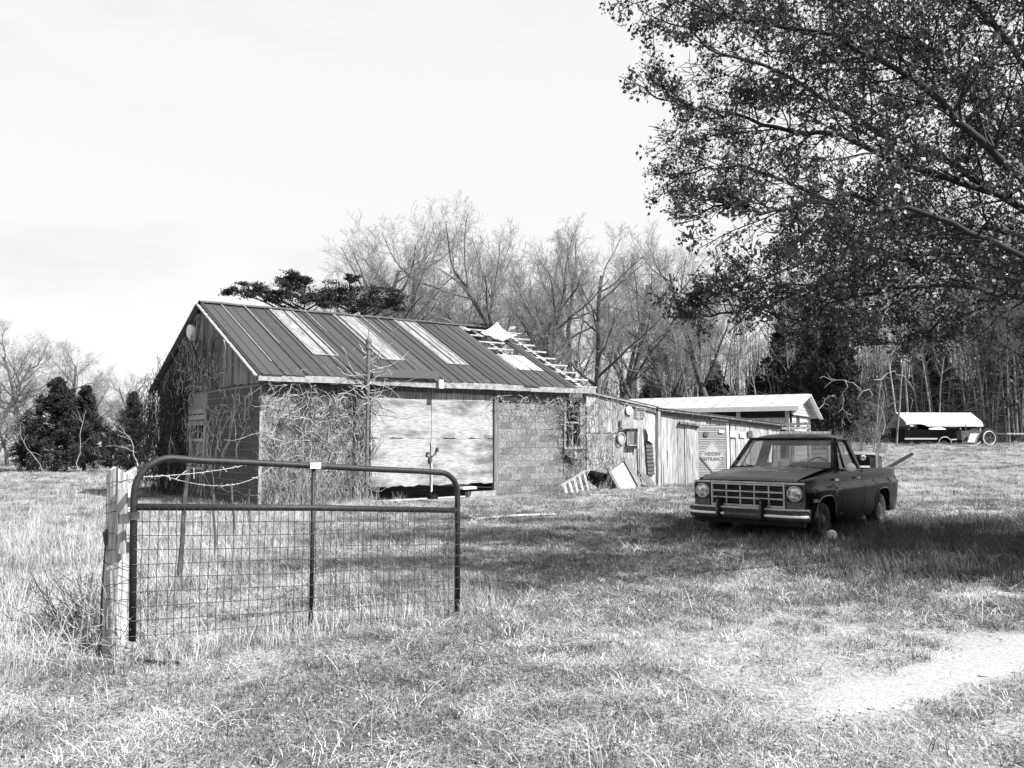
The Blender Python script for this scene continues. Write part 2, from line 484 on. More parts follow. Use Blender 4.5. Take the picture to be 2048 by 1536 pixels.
BO, BP = (-6.218, 19.778, 0.0), .694
BL, BW, BE, BR = 10.99, 8.82, 3.35, 5.77
WY, WX = .3, .2                      # wall set back under the eave / the rake
HALF = BW / 2
def fw(px, py): h = local_hit(BO, BP, 1, WY, px, py); return h[0], h[2]
def gw(px, py): h = local_hit(BO, BP, 0, WX, px, py); return h[1], h[2]
def roof_z(s, t):
    k = s / BL
    zr = BR - .1 + .22 * k
    ze = BE - .02 + .11 * k
    return zr + (ze - zr) * t
def RP(s, t, up=0.0):
    """point on the front roof slope: s along, t 0 at the ridge to 1 at the eave"""
    return np.array([s, HALF * (1 - t) + up * -.42 , roof_z(s, t) + up * .9])
def roof_s(px, t):
    lo, hi = -2, 14
    for _ in range(50):
        m = (lo + hi) / 2
        p = RP(m, t); c, s_ = math.cos(BP), math.sin(BP)
        w = np.array([BO[0] + c * p[0] - s_ * p[1], BO[1] + s_ * p[0] + c * p[1], p[2]]) - _C
        x = 1024 + FPX * (w @ _R) / (w @ _F)
        if x < px: lo = m
        else: hi = m
    return lo

barn = thing('workshop', 'old block workshop with dark ribbed tin roof torn at one end and whitewashed doors', 'workshop', BO, BP)
SX0 = WX
s_d0, s_seam, s_d1 = fw(739, 880)[0], fw(861, 880)[0], fw(985, 880)[0]
s_p1 = fw(993, 880)[0]
s_w0, s_w1 = fw(1127, 850)[0], fw(1163, 850)[0]
s_end = fw(1172, 850)[0]
WT = 3.05                            # top of the block work at the front
# mortar core of the walls
MB().box(SX0 + .02, s_d0, WY + .02, WY + .2, -.3, WT).build('wall_core', M['mortar'], barn)
MB().box(s_p1, s_w0, WY + .02, WY + .2, -.3, WT).build('wall_core', M['mortar'], barn)
MB().box(s_w0, s_w1, WY + .02, WY + .2, -.3, fw(1140, 893)[1]).build('wall_core', M['mortar'], barn)
MB().box(s_w1, s_end, WY + .02, WY + .2, -.3, WT).build('wall_core', M['mortar'], barn)
gy0, gz0 = gw(410, 935); gy1, gz1 = gw(384, 822)
MB().box(SX0 + .02, SX0 + .2, WY + .2, gy0, -.3, WT + .1).build('wall_core', M['mortar'], barn)
MB().box(SX0 + .02, SX0 + .2, gy1, BW - WY, -.3, WT + .1).build('wall_core', M['mortar'], barn)
MB().box(SX0 + .02, SX0 + .2, gy0, gy1, -.3, gz0).build('wall_core', M['mortar'], barn)
MB().box(SX0 + .02, SX0 + .2, gy0, gy1, gz1, WT + .1).build('wall_core', M['mortar'], barn)
MB().box(SX0 + .2, s_end, BW - WY - .2, BW - WY, -.3, WT).build('rear_wall', M['block'], barn)
MB().box(s_end - .2, s_end, WY + .2, BW - WY - .2, -.3, WT).build('end_wall', M['block'], barn)
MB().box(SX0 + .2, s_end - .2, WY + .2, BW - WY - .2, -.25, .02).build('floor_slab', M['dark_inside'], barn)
# blocks, one by one
bm_ = MB()
i_ = .004
bm_.v = [(0, 0, 0), (1, 0, 0), (1, 0, 1), (0, 0, 1)]
def block_mesh(w, h=.193, dpt=.01, m='block'):
    b = MB()
    b.add([(0, dpt, 0), (w, dpt, 0), (w, dpt, h), (0, dpt, h), (i_, 0, i_), (w - i_, 0, i_), (w - i_, 0, h - i_), (i_, 0, h - i_)],
          [(4, 5, 6, 7), (0, 1, 5, 4), (1, 2, 6, 5), (2, 3, 7, 6), (3, 0, 4, 7)])
    return b.mesh('block', M[m])
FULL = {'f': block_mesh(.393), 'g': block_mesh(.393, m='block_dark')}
def course(x0, x1, z, off):
    out = []; x = x0 - off
    while x < x1 - .05:
        a, b = max(x, x0), min(x + .393, x1)
        if b - a > .08: out.append((a, z, b - a))
        x += .4
    return out
cells = []
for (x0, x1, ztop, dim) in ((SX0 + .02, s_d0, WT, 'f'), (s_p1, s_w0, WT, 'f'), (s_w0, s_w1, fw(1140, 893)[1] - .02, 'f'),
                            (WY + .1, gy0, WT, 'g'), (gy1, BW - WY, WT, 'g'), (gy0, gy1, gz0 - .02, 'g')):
    k, z = 0, -.15
    while z + .19 <= ztop + .01:
        for (a, zz, w) in course(x0, x1, z, .2 * (k % 2)):
            cells.append((dim, a, zz, w))
        z += .2; k += 1
cache = {}
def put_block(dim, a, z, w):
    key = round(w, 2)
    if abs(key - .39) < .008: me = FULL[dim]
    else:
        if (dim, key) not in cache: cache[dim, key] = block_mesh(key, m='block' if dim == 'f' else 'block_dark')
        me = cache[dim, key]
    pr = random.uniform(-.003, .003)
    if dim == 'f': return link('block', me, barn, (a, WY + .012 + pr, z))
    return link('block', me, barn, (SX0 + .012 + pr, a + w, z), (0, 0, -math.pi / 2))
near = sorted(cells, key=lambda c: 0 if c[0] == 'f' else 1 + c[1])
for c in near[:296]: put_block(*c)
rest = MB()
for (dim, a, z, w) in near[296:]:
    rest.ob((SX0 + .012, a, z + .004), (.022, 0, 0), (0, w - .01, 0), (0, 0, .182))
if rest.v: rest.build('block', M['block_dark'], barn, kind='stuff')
# white corner strip and low white stubs
zc = fw(520, 822)[1]
MB().box(SX0 - .03, SX0 + .05, WY - .045, WY - .012, -.1, zc).build('corner_board', M['white_paint'], barn)
# posts, lintel
MB().box(s_d1, s_p1, WY - .1, WY + .04, -.1, WT).build('door_post', M['wood_dark'], barn)
MB().box(SX0, s_end, WY - .02, WY + .16, WT + .003, WT + .26).build('wall_plate', M['wood_dark'], barn)
# big plywood doors, each of two sheets
zt0 = fw(800, 797)[1]; zm = fw(861, 877)[1]; zb = fw(861, 970)[1]
def sheet_part(x0, x1, z0, z1, par, seed):
    b = MB()
    b.grid(lambda u, v: (x0 + (x1 - x0) * u, WY - .03 + .012 * math.sin(3 * u + seed) * math.sin(2 * v + 1), z0 + (z1 - z0) * v + (.02 * math.sin(17 * u + seed) + .012 * math.sin(41 * u)) * (1 - v)), 14, 4)
    b.box(x0, x1, WY - .012, WY + .012, z0 + .05, z1)
    return b.build('sheet', M['plywood'], par)
for k, (a, b_) in enumerate(((s_d0 + .02, s_seam - .01), (s_seam + .012, s_d1 - .02))):
    dr = bpy.data.objects.new('door', None); COL.objects.link(dr); dr.parent = barn
    dr['label'] = ('left door leaf with a big grey peeled stain', 'right door leaf, the brightest white one')[k]
    sheet_part(a, b_, zb, zm - .008, dr, k * 2); sheet_part(a, b_, zm + .008, zt0, dr, k * 2 + 1)
    f = MB(); f.box(a, b_, WY - .036, WY - .02, zt0 + .004, zt0 + .2); f.build('header_board', M['wood_grey'], dr)
MB().box(s_d0, s_d1, WY + .05, WY + .12, zt0 - .1, WT + .2).build('door_track', M['wood_dark'], barn)
h = MB()
xs_, zs_ = fw(868, 909)
h.box(s_seam - .02, s_seam + .035, WY - .075, WY - .04, zb - .2, zm - .1)
h.build('door_stile', M['wood_pale'], barn)
h = MB()
xa, za = fw(853, 906); xb_, zb_ = fw(872, 902); xc_, zc_ = fw(858, 919)
h.beam((xa, WY - .09, za), (s_seam, WY - .09, za - .1), .022, .022); h.beam((s_seam, WY - .09, za - .1), (xb_, WY - .09, zb_), .022, .022)
h.box(xa - .03, xa + .035, WY - .11, WY - .04, za - .035, za + .035); h.box(xb_ - .025, xb_ + .025, WY - .11, WY - .04, zb_ - .02, zb_ + .1)
h.box(xc_ - .04, xc_ + .05, WY - .1, WY - .04, zc_ - .06, zc_ + .06)
h.build('door_latch', M['rust'], barn)
MB().box(s_d0, s_d1, WY + .02, WY + .2, -.2, .03).build('door_sill', M['stone'], barn)
# gable: vertical boards above the block work
y = WY - .12; k = 0
while y < BW - WY + .1:
    w = random.uniform(.13, .2)
    y2 = min(y + w, BW - .12)
    def gtop(yy):
        t = abs(yy - HALF) / HALF
        return roof_z(SX0, t) - .07
    b = MB(); zb0 = 3.13 + random.uniform(-.03, .03)
    x0 = SX0 - .045 + random.uniform(-.006, .006)
    ym = None
    pts = [(y + .006, gtop(y)), (y2, gtop(y2))]
    V_ = [(x0, y + .006, zb0), (x0, y2, zb0), (x0, y2, gtop(y2)), (x0, y + .006, gtop(y))]
    V_ += [(p[0] + .022, p[1], p[2]) for p in V_]
    b.add(V_, [(0, 3, 2, 1), (4, 5, 6, 7), (0, 1, 5, 4), (1, 2, 6, 5), (2, 3, 7, 6), (3, 0, 4, 7)])
    b.build('gable_board', M['wood_dark'], barn)
    y = y2; k += 1
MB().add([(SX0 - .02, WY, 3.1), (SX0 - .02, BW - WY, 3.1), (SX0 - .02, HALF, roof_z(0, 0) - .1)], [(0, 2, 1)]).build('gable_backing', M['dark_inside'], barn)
# floodlight at the peak
yy, zz = gw(396, 664)
fl = MB(); fl.lathe([(-.02, .02), (-.05, .17), (-.22, .2), (-.24, .18), (-.1, .1)], (SX0 - .04, yy, zz), 'x', 14)
fl = fl.build('flood_lamp', M['white'], barn, smooth=True)
MB().lathe([(0, .0), (.02, .12), (.22, .14), (.24, 0)], (SX0 - .14, yy, zz - .28), 'z', 10).build('lamp_shade', M['stone'], fl)
# window in the gable wall
fr_ = MB(); x0 = SX0 - .05
fr_.box(x0, x0 + .09, gy0 - .02, gy0 + .07, gz0, gz1); fr_.box(x0, x0 + .09, gy1 - .07, gy1 + .02, gz0, gz1)
fr_.box(x0 - .01, x0 + .08, gy0 - .05, gy1 + .05, gz0 - .07, gz0 - .002); fr_.box(x0 + .001, x0 + .08, gy0 + .07, gy1 - .07, gz1 - .09, gz1 - .002)
win = fr_.build('window', M['wood_pale'], barn)
b = MB(); zz = gw(397, 880)[1]
b.box(x0 + .02, x0 + .07, gy0 + .07, gy1 - .07, zz - .04, zz + .04); b.box(x0 + .02, x0 + .06, (gy0 + gy1) / 2 - .02, (gy0 + gy1) / 2 + .02, zz + .04, gz1 - .09)
z3 = gw(397, 846)[1]
b.box(x0 + .02, x0 + .06, gy0 + .07, (gy0 + gy1) / 2 - .02, z3 - .02, z3 + .02)
b.build('sash', M['wood_pale'], win)
MB().box(x0 + .06, x0 + .066, gy0 + .07, gy1 - .07, gz0, zz - .04).build('pane', M['glass'], win)
for k in range(3):
    MB().box(x0 - .02 - .004 * k, x0 - .005 - .004 * k, gy0 - .06, gy1 + .1, gz1 - .1 - .17 * k, gz1 + .03 - .17 * k).build('cover_board', M['wood_grey'], win)
# overgrown window at the front right corner
fr_ = MB(); zw0, zw1 = fw(1140, 893)[1], fw(1140, 797)[1]
fr_.box(s_w0, s_w0 + .09, WY - .04, WY + .1, zw0, zw1 + .05); fr_.box(s_w1 - .1, s_w1, WY - .04, WY + .1, zw0, zw1 + .05)
fr_.box(s_w0 - .05, s_w1 + .06, WY - .08, WY + .1, zw0 - .08, zw0 - .002)
win = fr_.build('window', M['white_paint'], barn)
b = MB(); b.box(s_w0 + .09, s_w1 - .1, WY, WY + .04, (zw0 + zw1) / 2 - .03, (zw0 + zw1) / 2 + .03); b.box((s_w0 + s_w1) / 2 - .02, (s_w0 + s_w1) / 2 + .02, WY, WY + .035, zw0, (zw0 + zw1) / 2 - .03)
b.build('sash', M['wood_grey'], win)
xa, za = fw(1124, 897); xb_, zb_ = fw(1152, 925)
tb = MB(); tb.ob((xa, WY - .1, za), (xb_ - xa - .02, -.02, -.12), (.05, .02, -.02), (.1, -.05, zb_ - za + .2))
tb.build('hanging_shutter', M['wood_dark'], barn)
# roof: rafters, purlins, panels
PN, PWD = 18, BL / 18
tear0, tear1 = roof_s(921, .08), roof_s(962, .1)
for s_ in np.linspace(.5, s_end - .05, 8):
    b = MB()
    for sg in (0, 1):
        p0, p1 = RP(s_, 0), RP(s_, .995)
        p0[2] -= .21; p1[2] -= .21
        if sg: p0[1] = BW - p0[1]; p1[1] = BW - p1[1]
        b.beam(p0, p1, .05, .18, up=(1, 0, 0))
    b.build('rafter', M['wood_grey'], barn)
for k in range(9):
    t_ = .045 + k * .115
    e = s_end + .28 + random.uniform(-.12, .2)
    b = MB(); p0, p1 = RP(.02, t_), RP(e, t_)
    p0[2] -= .05; p1[2] -= .05
    b.beam(p0, p1, .1, .05)
    b.build('purlin', M['wood_pale'], barn)
def panel(s0, s1, t0, t1, m, name='roof_panel', rib=.034, lift=0.0, nt=1):
    w = s1 - s0
    prof = [(0, 0), (.03, 0), (.045, rib), (.075, rib), (.09, 0), (w * .46, 0), (w * .49, rib * .6), (w * .53, rib * .6), (w * .56, 0), (w, 0)]
    b = MB(); n = len(prof)
    for j in range(nt + 1):
        t = t0 + (t1 - t0) * j / nt
        for (a, up) in prof: b.v.append(tuple(RP(s0 + a, t, up + lift)))
    for j in range(nt):
        for i in range(n - 1): b.f.append((j * n + i, (j + 1) * n + i, (j + 1) * n + i + 1, j * n + i + 1))
    return b.build(name, m, barn)
sky_px = [(537, 583, .72), (664, 706, .73), (786, 826, .74)]
sky_rng = [(roof_s(a, .02), roof_s(b, .02), t) for a, b, t in sky_px]
t_a, t_b = .52, .75
for i in range(PN):
    s0, s1 = i * PWD, (i + 1) * PWD
    hidden = None
    for (a, b_, t) in sky_rng:
        pass
    if s0 + PWD / 2 > tear0 and s0 + PWD / 2 < tear1 + .15:
        panel(s0, s1, .74, 1.01, M['roof'])
        panel(s0 + .004, s1 - .02, t_a, .76, M['white_tin'], lift=.008)
        if s0 + PWD / 2 < tear0 + .5: panel(s0, s0 + .3, -.002, .1, M['white_tin'])
    elif i >= PN - 1:
        panel(s0, s1 - .1, .1, 1.01, M['roof'])
    else:
        panel(s0, s1, 0, 1.0 + random.uniform(.002, .018), M['roof'], lift=random.uniform(0, .008))
for (a, b_, t) in sky_rng:
    wd = (b_ - a)
    n = max(1, round(wd / .55))
    o = panel(a, b_, .012, t, M['skylight'], 'skylight_panel', .03, .012)
    b = MB()
    for (sa, ta, sb, tb) in ((a, .012, a, t), (b_, .012, b_, t), (a, t, b_, t)):
        b.beam(RP(sa, ta, .03), RP(sb, tb, .03), .03, .02)
    b.build('panel_edge', M['roof_edge'], o)
for pxx in (441, 488, 610, 722, 752):
    s_ = roof_s(pxx, .02)
    te = {441: .86, 488: .6, 610: .35, 722: .3, 752: .25}[pxx]
    MB().beam(RP(s_, .01, .045), RP(s_, te, .045), .02, .008).build('seam_strip', M['roof_edge'], barn)
# the far slope, ridge cap, fascias
b = MB(); b.add([(0, HALF, roof_z(0, 0)), (BL, HALF, roof_z(BL, 0)), (BL, BW, roof_z(BL, 1)), (0, BW, roof_z(0, 1))], [(0, 1, 2, 3)])
b.build('rear_roof', M['roof'], barn)
b = MB()
n = 16
for k in range(n):
    s0, s1 = k * (BL - 1.1) / n, (k + 1) * (BL - 1.1) / n
    z0, z1 = roof_z(s0, 0) + .05 + .01 * math.sin(k * 2.1), roof_z(s1, 0) + .05 + .01 * math.sin(k * 2.1 + 2.1)
    b.add([(s0, HALF - .16, z0 - .075), (s1, HALF - .16, z1 - .075), (s1, HALF, z1), (s0, HALF, z0), (s1, HALF + .16, z1 - .075), (s0, HALF + .16, z0 - .075)], [(0, 1, 2, 3), (3, 2, 4, 5)])
b.build('ridge_cap', M['rust'], barn)
segs = np.linspace(0, s_end + .15, 9)
for i in range(8):
    a, c = segs[i], segs[i + 1] - .006
    za, zc_ = roof_z(a, 1) - .02 + random.uniform(-.012, .012), roof_z(c, 1) - .02 + random.uniform(-.012, .012)
    b = MB(); hgt = .17
    b.ob((a, -.03, za - hgt), (c - a, 0, zc_ - za), (0, .03, 0), (0, 0, hgt))
    b.build('fascia_board', M['white_paint'], barn)
p0, p1 = RP(-.02, 0, .0), RP(-.02, 1.0, 0)
b = MB(); b.beam(p0 - (0, 0, .07), p1 - (0, 0, .07), .03, .15, up=(1, 0, 0)); b.build('rake_board', M['white_paint'], barn)
q0, q1 = p0.copy(), p1.copy(); q0[1] = BW - q0[1]; q1[1] = BW - q1[1]
MB().beam(q0 - (0, 0, .07), q1 - (0, 0, .07), .03, .15, up=(1, 0, 0)).build('rake_board', M['wood_dark'], barn)
q0[0] = q1[0] = SX0 - .07
d_ = q1 - q0
MB().beam(q0 + d_ * .06 - (0, 0, .17), q0 + d_ * .42 - (0, 0, .17), .03, .16, up=(1, 0, 0)).build('soffit_trim', M['white_paint'], barn)
# dark track box standing on the eave
sa, sb = roof_s(741, 1), roof_s(874, 1)
b = MB(); b.ob((sa, -.14, roof_z(sa, 1) + .02), (sb - sa, 0, roof_z(sb, 1) - roof_z(sa, 1) + .03), (0, .08, 0), (0, .06, .23))
b.build('door_track_cover', M['roof'], barn)
b = MB(); b.box(sb - .02, sb + .12, -.16, -.06, roof_z(sb, 1) - .22, roof_z(sb, 1) + .03); b.build('track_end', M['stone'], barn)
# service mast through the eave
sm_x = local_hit(BO, BP, 1, -.12, 735, 800)[0]
z_hd, z_top = local_hit(BO, BP, 1, -.12, 735, 692)[2], local_hit(BO, BP, 1, -.12, 735, 640)[2]
mast = MB().tube([(sm_x, -.12, -.2), (sm_x + .01, -.12, z_hd)], .05, 8).build('service_mast', M['pole'], barn, smooth=False)
hd = MB().lathe([(-.08, .075), (0, .08), (.02, .06), (.1, .085), (.17, .08), (.22, .03), (.24, 0)], (sm_x + .01, -.12, z_hd), 'z', 10).build('weather_head', M['pole'], mast, smooth=True)
MB().tube([(sm_x + .01, -.12, z_hd + .2), (sm_x + .02, -.12, z_top)], .012, 5).build('antenna_rod', M['pole'], mast)
# curled sheet of tin at the torn end
def roof_st(px, py):
    best = None
    for t in np.linspace(-.1, 1.05, 116):
        s_ = roof_s(px, t); p = RP(s_, t); c, q = math.cos(BP), math.sin(BP)
        w = np.array([BO[0] + c * p[0] - q * p[1], BO[1] + q * p[0] + c * p[1], p[2]]) - _C
        y = 768 - FPX * (w @ _U) / (w @ _F)
        if best is None or abs(y - py) < best[0]: best = (abs(y - py), s_, t)
    return best[1], best[2]
cA, cB, cC, cD = [roof_st(*q) for q in ((960, 668), (1004, 684), (1030, 688), (990, 662))]
b = MB()
def curl(u, v):
    # u along the sheet (left to right), v across it (down slope to up slope)
    lo_ = np.array(cB) * (1 - u) + np.array(cC) * u; hi_ = np.array(cA) * (1 - u) + np.array(cD) * u
    q = lo_ * (1 - v) + hi_ * v
    up = .05 + .3 * u ** 2 + .1 * math.sin(3.1 * u) * (1 - v) - .12 * math.sin(math.pi * v) * u + .02 * math.sin(14 * v)
    return RP(q[0], q[1], up)
b.grid(curl, 14, 10)
b.f += [tuple(i + len(b.v) for i in f[::-1]) for f in b.f]; b.v += [(v[0], v[1], v[2] - .02) for v in b.v]
b.build('loose_roof_sheet', M['white_tin'], barn)
b = MB(); p = RP(*roof_st(1024, 680), .42)
b.grid(lambda u, v: p + np.array([-.05 + .3 * u, .35 * v, .1 * u * v + .1 * math.sin(3 * u)]), 6, 4)
b.build('torn_flap', M['white_tin'], barn)

# ================================================================== PLANK SHED built on to the workshop
cB, sB = math.cos(BP), math.sin(BP)
def bw_(s, y): return (BO[0] + cB * s - sB * y, BO[1] + sB * s + cB * y)
lx, ly = bw_(s_end + .03, WY)
LO, LP = (lx, ly, float(gz(lx, ly))), BP
def lw(px, py, off=0.0): h = local_hit(LO, LP, 1, off, px, py); return h[0], h[2]
shed = thing('plank_shed', 'lean-to shed of grey vertical planks beside the workshop, hung with junk', 'shed', LO, LP)
e1 = lw(1313, 850)[0]
zt_a, zt_b = lw(1180, 786)[1], lw(1313, 818)[1]
x = 0.0
zseam = lw(1200, 866)[1]
while x < e1 - .05:
    w = min(random.uniform(.2, .3), e1 - x)
    k = (x + w / 2) / e1
    top = zt_a + (zt_b - zt_a) * k - .03
    o = random.uniform(-.012, .012)
    if x < 1.7:
        MB().box(x + .008, x + w, o, o + .03, zseam + .03 * random.random(), top).build('plank', M['wood_grey'], shed)
        MB().box(x + .008, x + w, o + .01, o + .04, -.2, zseam - .02).build('plank', M['wood_grey'], shed)
    else:
        MB().box(x + random.choice((.006, .01, .03)), x + w, o, o + .03, -.2 + .06 * random.random(), top).build('plank', M['wood_grey'], shed)
    x += w
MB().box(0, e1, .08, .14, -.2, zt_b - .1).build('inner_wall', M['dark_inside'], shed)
b = MB(); b.beam((-.1, -.06, zt_a + .03), (e1 + .05, -.06, zt_b + .02), .07, .05); b.build('roof_edge_board', M['white_paint'], shed)
b = MB(); b.beam((lw(1238, 800)[0], -.02, lw(1238, 802)[1] - .02), (e1, -.05, zt_b - .12), .05, .1); b.build('header_beam', M['wood_dark'], shed)
b = MB(); b.ob((-.1, -.1, zt_a + .06), (e1 + .15, 0, zt_b - zt_a), (0, 4.5, .5), (0, 0, .03)); b.build('shed_roof', M['rust'], shed)
MB().tube([(e1, -.05, -.2), (e1 + .03, -.06, zt_b + .04)], .085, 8).build('corner_post', M['wood_pale'], shed)
# second stretch, turned a little more to the light
P2A = LP - R(14)
c_, s_ = math.cos(LP), math.sin(LP)
ax, ay = LO[0] + c_ * (e1 + .12), LO[1] + s_ * (e1 + .12)
AO = (ax, ay, float(gz(ax, ay)))
def aw(px, py, off=0.0): h = local_hit(AO, P2A, 1, off, px, py); return h[0], h[2]
addon = thing('plank_outbuilding', 'low sunlit outbuilding of pale vertical planks carrying the diamond sign', 'shed', AO, P2A)
e2 = aw(1556, 850)[0]
za_, zb_ = aw(1316, 822)[1], aw(1556, 853)[1]
dx0, dx1 = aw(1394, 880)[0], aw(1452, 880)[0]
x = 0.06
while x < e2:
    w = min(random.uniform(.19, .3), e2 - x + .02)
    k = x / e2
    if x + w > dx0 and x < dx1:
        z0 = aw(1420, 850)[1] if x + w * .5 > dx0 else -.2
    else: z0 = -.2 + .05 * random.random()
    o = random.uniform(-.015, .012)
    MB().box(x + random.choice((.005, .008, .012, .035)), x + w, o, o + .03, z0, za_ + (zb_ - za_) * k - .02).build('plank', M['wood_pale'], addon)
    x += w
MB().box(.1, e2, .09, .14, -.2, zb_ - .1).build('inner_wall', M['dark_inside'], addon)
MB().box(dx0 - .5, dx0 + .03, -.03, -.005, -.1, aw(1370, 857)[1]).build('door', M['wood_pale'], addon)
b = MB(); pa, pb = aw(1356, 846), aw(1394, 853)
b.tube([(pa[0], -.08, pa[1]), (pb[0] - .1, -.09, pb[1] + .05), (pb[0] + .02, -.08, pb[1] - .02)], .06, 6); b.build('door_log', M['wood_dark'], addon)
pa, pb = aw(1419, 837), aw(1452, 841)
MB().tube([(pa[0], -.07, pa[1]), (pb[0], -.07, pb[1])], .07, 6).build('log', M['wood_dark'], addon)
# corrugated strip siding behind the sign
zb0, zt0_ = -.05, aw(1420, 851)[1]
n = 26
for k in range(n):
    z0 = zb0 + (zt0_ - zb0) * k / n; z1 = zb0 + (zt0_ - zb0) * (k + 1) / n
    MB().add([(dx0 + .03, .0, z1), (dx1, .0, z1), (dx1, -.022, z0 + .004), (dx0 + .03, -.022, z0 + .004), (dx1, .0, z0 + .004), (dx0 + .03, .0, z0 + .004)], [(0, 3, 2, 1), (3, 5, 4, 2)]).build('siding_strip', M['siding'], addon)
MB().box(dx1 + .003, dx1 + .11, -.05, .0, -.1, zt0_).build('door_jamb', M['white'], addon)
b = MB()
for k in range(2):
    b.tube([(-.15, -.12 + .1 * k, za_ + .04 - .1 * k), (e2 * .5, -.13 + .1 * k, za_ + (zb_ - za_) * .5 + .03 - .1 * k + .02), (e2 + .15, -.12 + .1 * k, zb_ + .04 - .1 * k)], .065, 7)
b.build('eave_log', M['wood_dark'], addon)
b = MB(); b.ob((-.2, -.2, za_ + .1), (e2 + .4, 0, zb_ - za_), (0, 3.6, .35), (0, 0, .03)); b.build('outbuilding_roof', M['rust'], addon)
MB().box(e2 - .05, e2, .03, 3.3, -.2, zb_ - .02).build('end_wall', M['wood_grey'], addon)

# ---- things hung on and leaned against the plank walls
def on_shed(px, py, off=-.05):
    s_, z_ = lw(px, py, off); c, s = math.cos(LP), math.sin(LP)
    return (LO[0] + c * s_ - s * off, LO[1] + s * s_ + c * off, LO[2] + z_)
def on_add(px, py, off=-.05):
    s_, z_ = aw(px, py, off); c, s = math.cos(P2A), math.sin(P2A)
    return (AO[0] + c * s_ - s * off, AO[1] + s * s_ + c * off, AO[2] + z_)
K = 29.0 / FPX                       # metres per picture pixel at the shed wall
MB().lathe([(.0, .0), (0, .155), (-.02, .165), (-.03, .15), (-.015, 0)], n=20, axis='y').build('round_plate', M['stone'], None, loc=on_shed(1258, 821)) and None
o = bpy.data.objects['round_plate']; o.rotation_euler = (0, 0, LP)
tag(o, 'pale oval plate hung on the plank wall beside the framed lattice', 'plate')
t_ = thing('lattice_frame', 'small white rectangular frame with cross bars hung near the corner post', 'frame', on_shed(1280, 825), LP)
b = MB(); w, hh = .24, .19
for z in (-hh, hh - .03): b.box(-w, w, -.02, 0, z, z + .03)
for x in (-w, w - .03): b.box(x, x + .03, -.02, 0, -hh + .03, hh - .03)
b.build('border', M['white_paint'], t_)
b = MB()
for k in range(4): b.box(-w + .03, w - .03, -.012, 0, -hh + .07 + .075 * k, -hh + .085 + .075 * k)
for k in range(3): b.box(-w + .12 + .1 * k, -w + .135 + .1 * k, -.016, -.013, -hh + .03, hh - .03)
b.build('cross_bar', M['wood_grey'], t_)
t_ = thing('wall_shelf', 'weathered plank box shelf under the oval plate on the plank wall', 'shelf', on_shed(1262, 848, -.12), LP)
MB().box(-.5, .52, -.02, .0, -.12, .16).build('front_board', M['wood_grey'], t_)
MB().box(-.54, .56, -.06, .08, -.16, -.122).build('ledge', M['white_paint'], t_)
MB().box(-.5, .52, .01, .1, -.118, .12).build('back_board', M['wood_dark'], t_)
t_ = thing('horse_collar', 'pale oval padded ring hung below the plank shelf', 'ring', on_shed(1243, 876, -.1), LP)
b = MB(); b.tube([(.18 * math.cos(a), 0, .2 * math.sin(a) * (1.1 if math.sin(a) < 0 else .9)) for a in np.linspace(0, 2 * math.pi, 21)], .035, 6, cap=False); b.build('pad', M['white_paint'], t_, smooth=True)
MB().lathe([(0, 0), (.005, .165), (.03, .16)], axis='y', n=16).build('backing', M['wood_grey'], t_)
t_ = thing('open_cabinet', 'dark open box fixed to the plank wall under the shelf', 'box', on_shed(1262, 878, -.1), LP)
MB().box(-.2, .26, .02, .05, -.2, .26).build('back_board', M['wood_dark'], t_)
MB().box(.24, .3, -.1, .05, -.35, .26).build('side_board', M['wood_pale'], t_)
MB().box(-.22, .24, -.08, .05, -.24, -.205).build('base_board', M['wood_grey'], t_)
MB().box(-.22, .24, -.04, .0, -.33, -.26).build('lower_slot', M['dark_inside'], t_)
b = MB()
b.grid(lambda u, v: (-.17 + .34 * u + .03 * math.sin(5 * v), -.05 - .05 * math.sin(3 * u + 1) * math.cos(2 * v), -.27 + .52 * v - .1 * u * (1 - v)), 8, 8)
link('white_sack', b.mesh('white_sack', M['cloth'], True), None, on_shed(1298, 866, -.08), (0, 0, LP), 'bright white feed sack draped at the corner post', 'sack')
b = MB()
b.grid(lambda u, v: (-.2 + .36 * u + .12 * (1 - v), -.02 - .012 * math.sin(60 * v), -.75 + 1.3 * v), 3, 60)
link('rusty_sheet', b.mesh('rusty_sheet', M['rust']), None, on_shed(1298, 908, -.06), (0, 0, LP), 'dark corrugated tin sheet hung under the white sack', 'sheet')
b = MB()
b.box(-.03, .03, -.05, 0, -1.0, .9)
link('batten', b.mesh('batten', M['wood_pale']), None, on_shed(1279, 920, -.06), (0, R(-2), LP), 'long upright batten left of the corrugated sheet', 'board')
gx, gy_, gz_ = on_shed(1247, 965, -.5)
t_ = thing('wooden_crate_frame', 'open wooden frame with a dark border leaning tilted on the plank wall', 'frame', (gx, gy_, float(gz(gx, gy_)) + .35), LP)
b = MB(); w, hh = .38, .5
for (p, q) in (((-w, 0, -hh), (w, 0, -hh)), ((-w, 0, hh), (w, 0, hh)), ((-w, 0, -hh), (-w, 0, hh)), ((w, 0, -hh), (w, 0, hh))): pass
fr2 = bpy.data.objects.new('frame', None); COL.objects.link(fr2); fr2.parent = t_
fr2.rotation_euler = (R(-16), R(-24), 0)
MB().box(-w - .1, w + .1, -.06, .0, hh, hh + .12).build('rail', M['wood_dark'], fr2)
MB().box(-w - .1, w + .1, -.06, .0, -hh - .1, -hh).build('rail', M['wood_dark'], fr2)
MB().box(-w - .1, -w, -.06, .0, -hh, hh).build('stile', M['wood_dark'], fr2)
MB().box(w, w + .2, -.06, .0, -hh, hh).build('stile', M['wood_dark'], fr2)
MB().box(-w, w, .0, .02, -hh, hh).build('back_panel', M['wood_grey'], fr2)
gx, gy_, gz_ = on_shed(1195, 960, -.7)
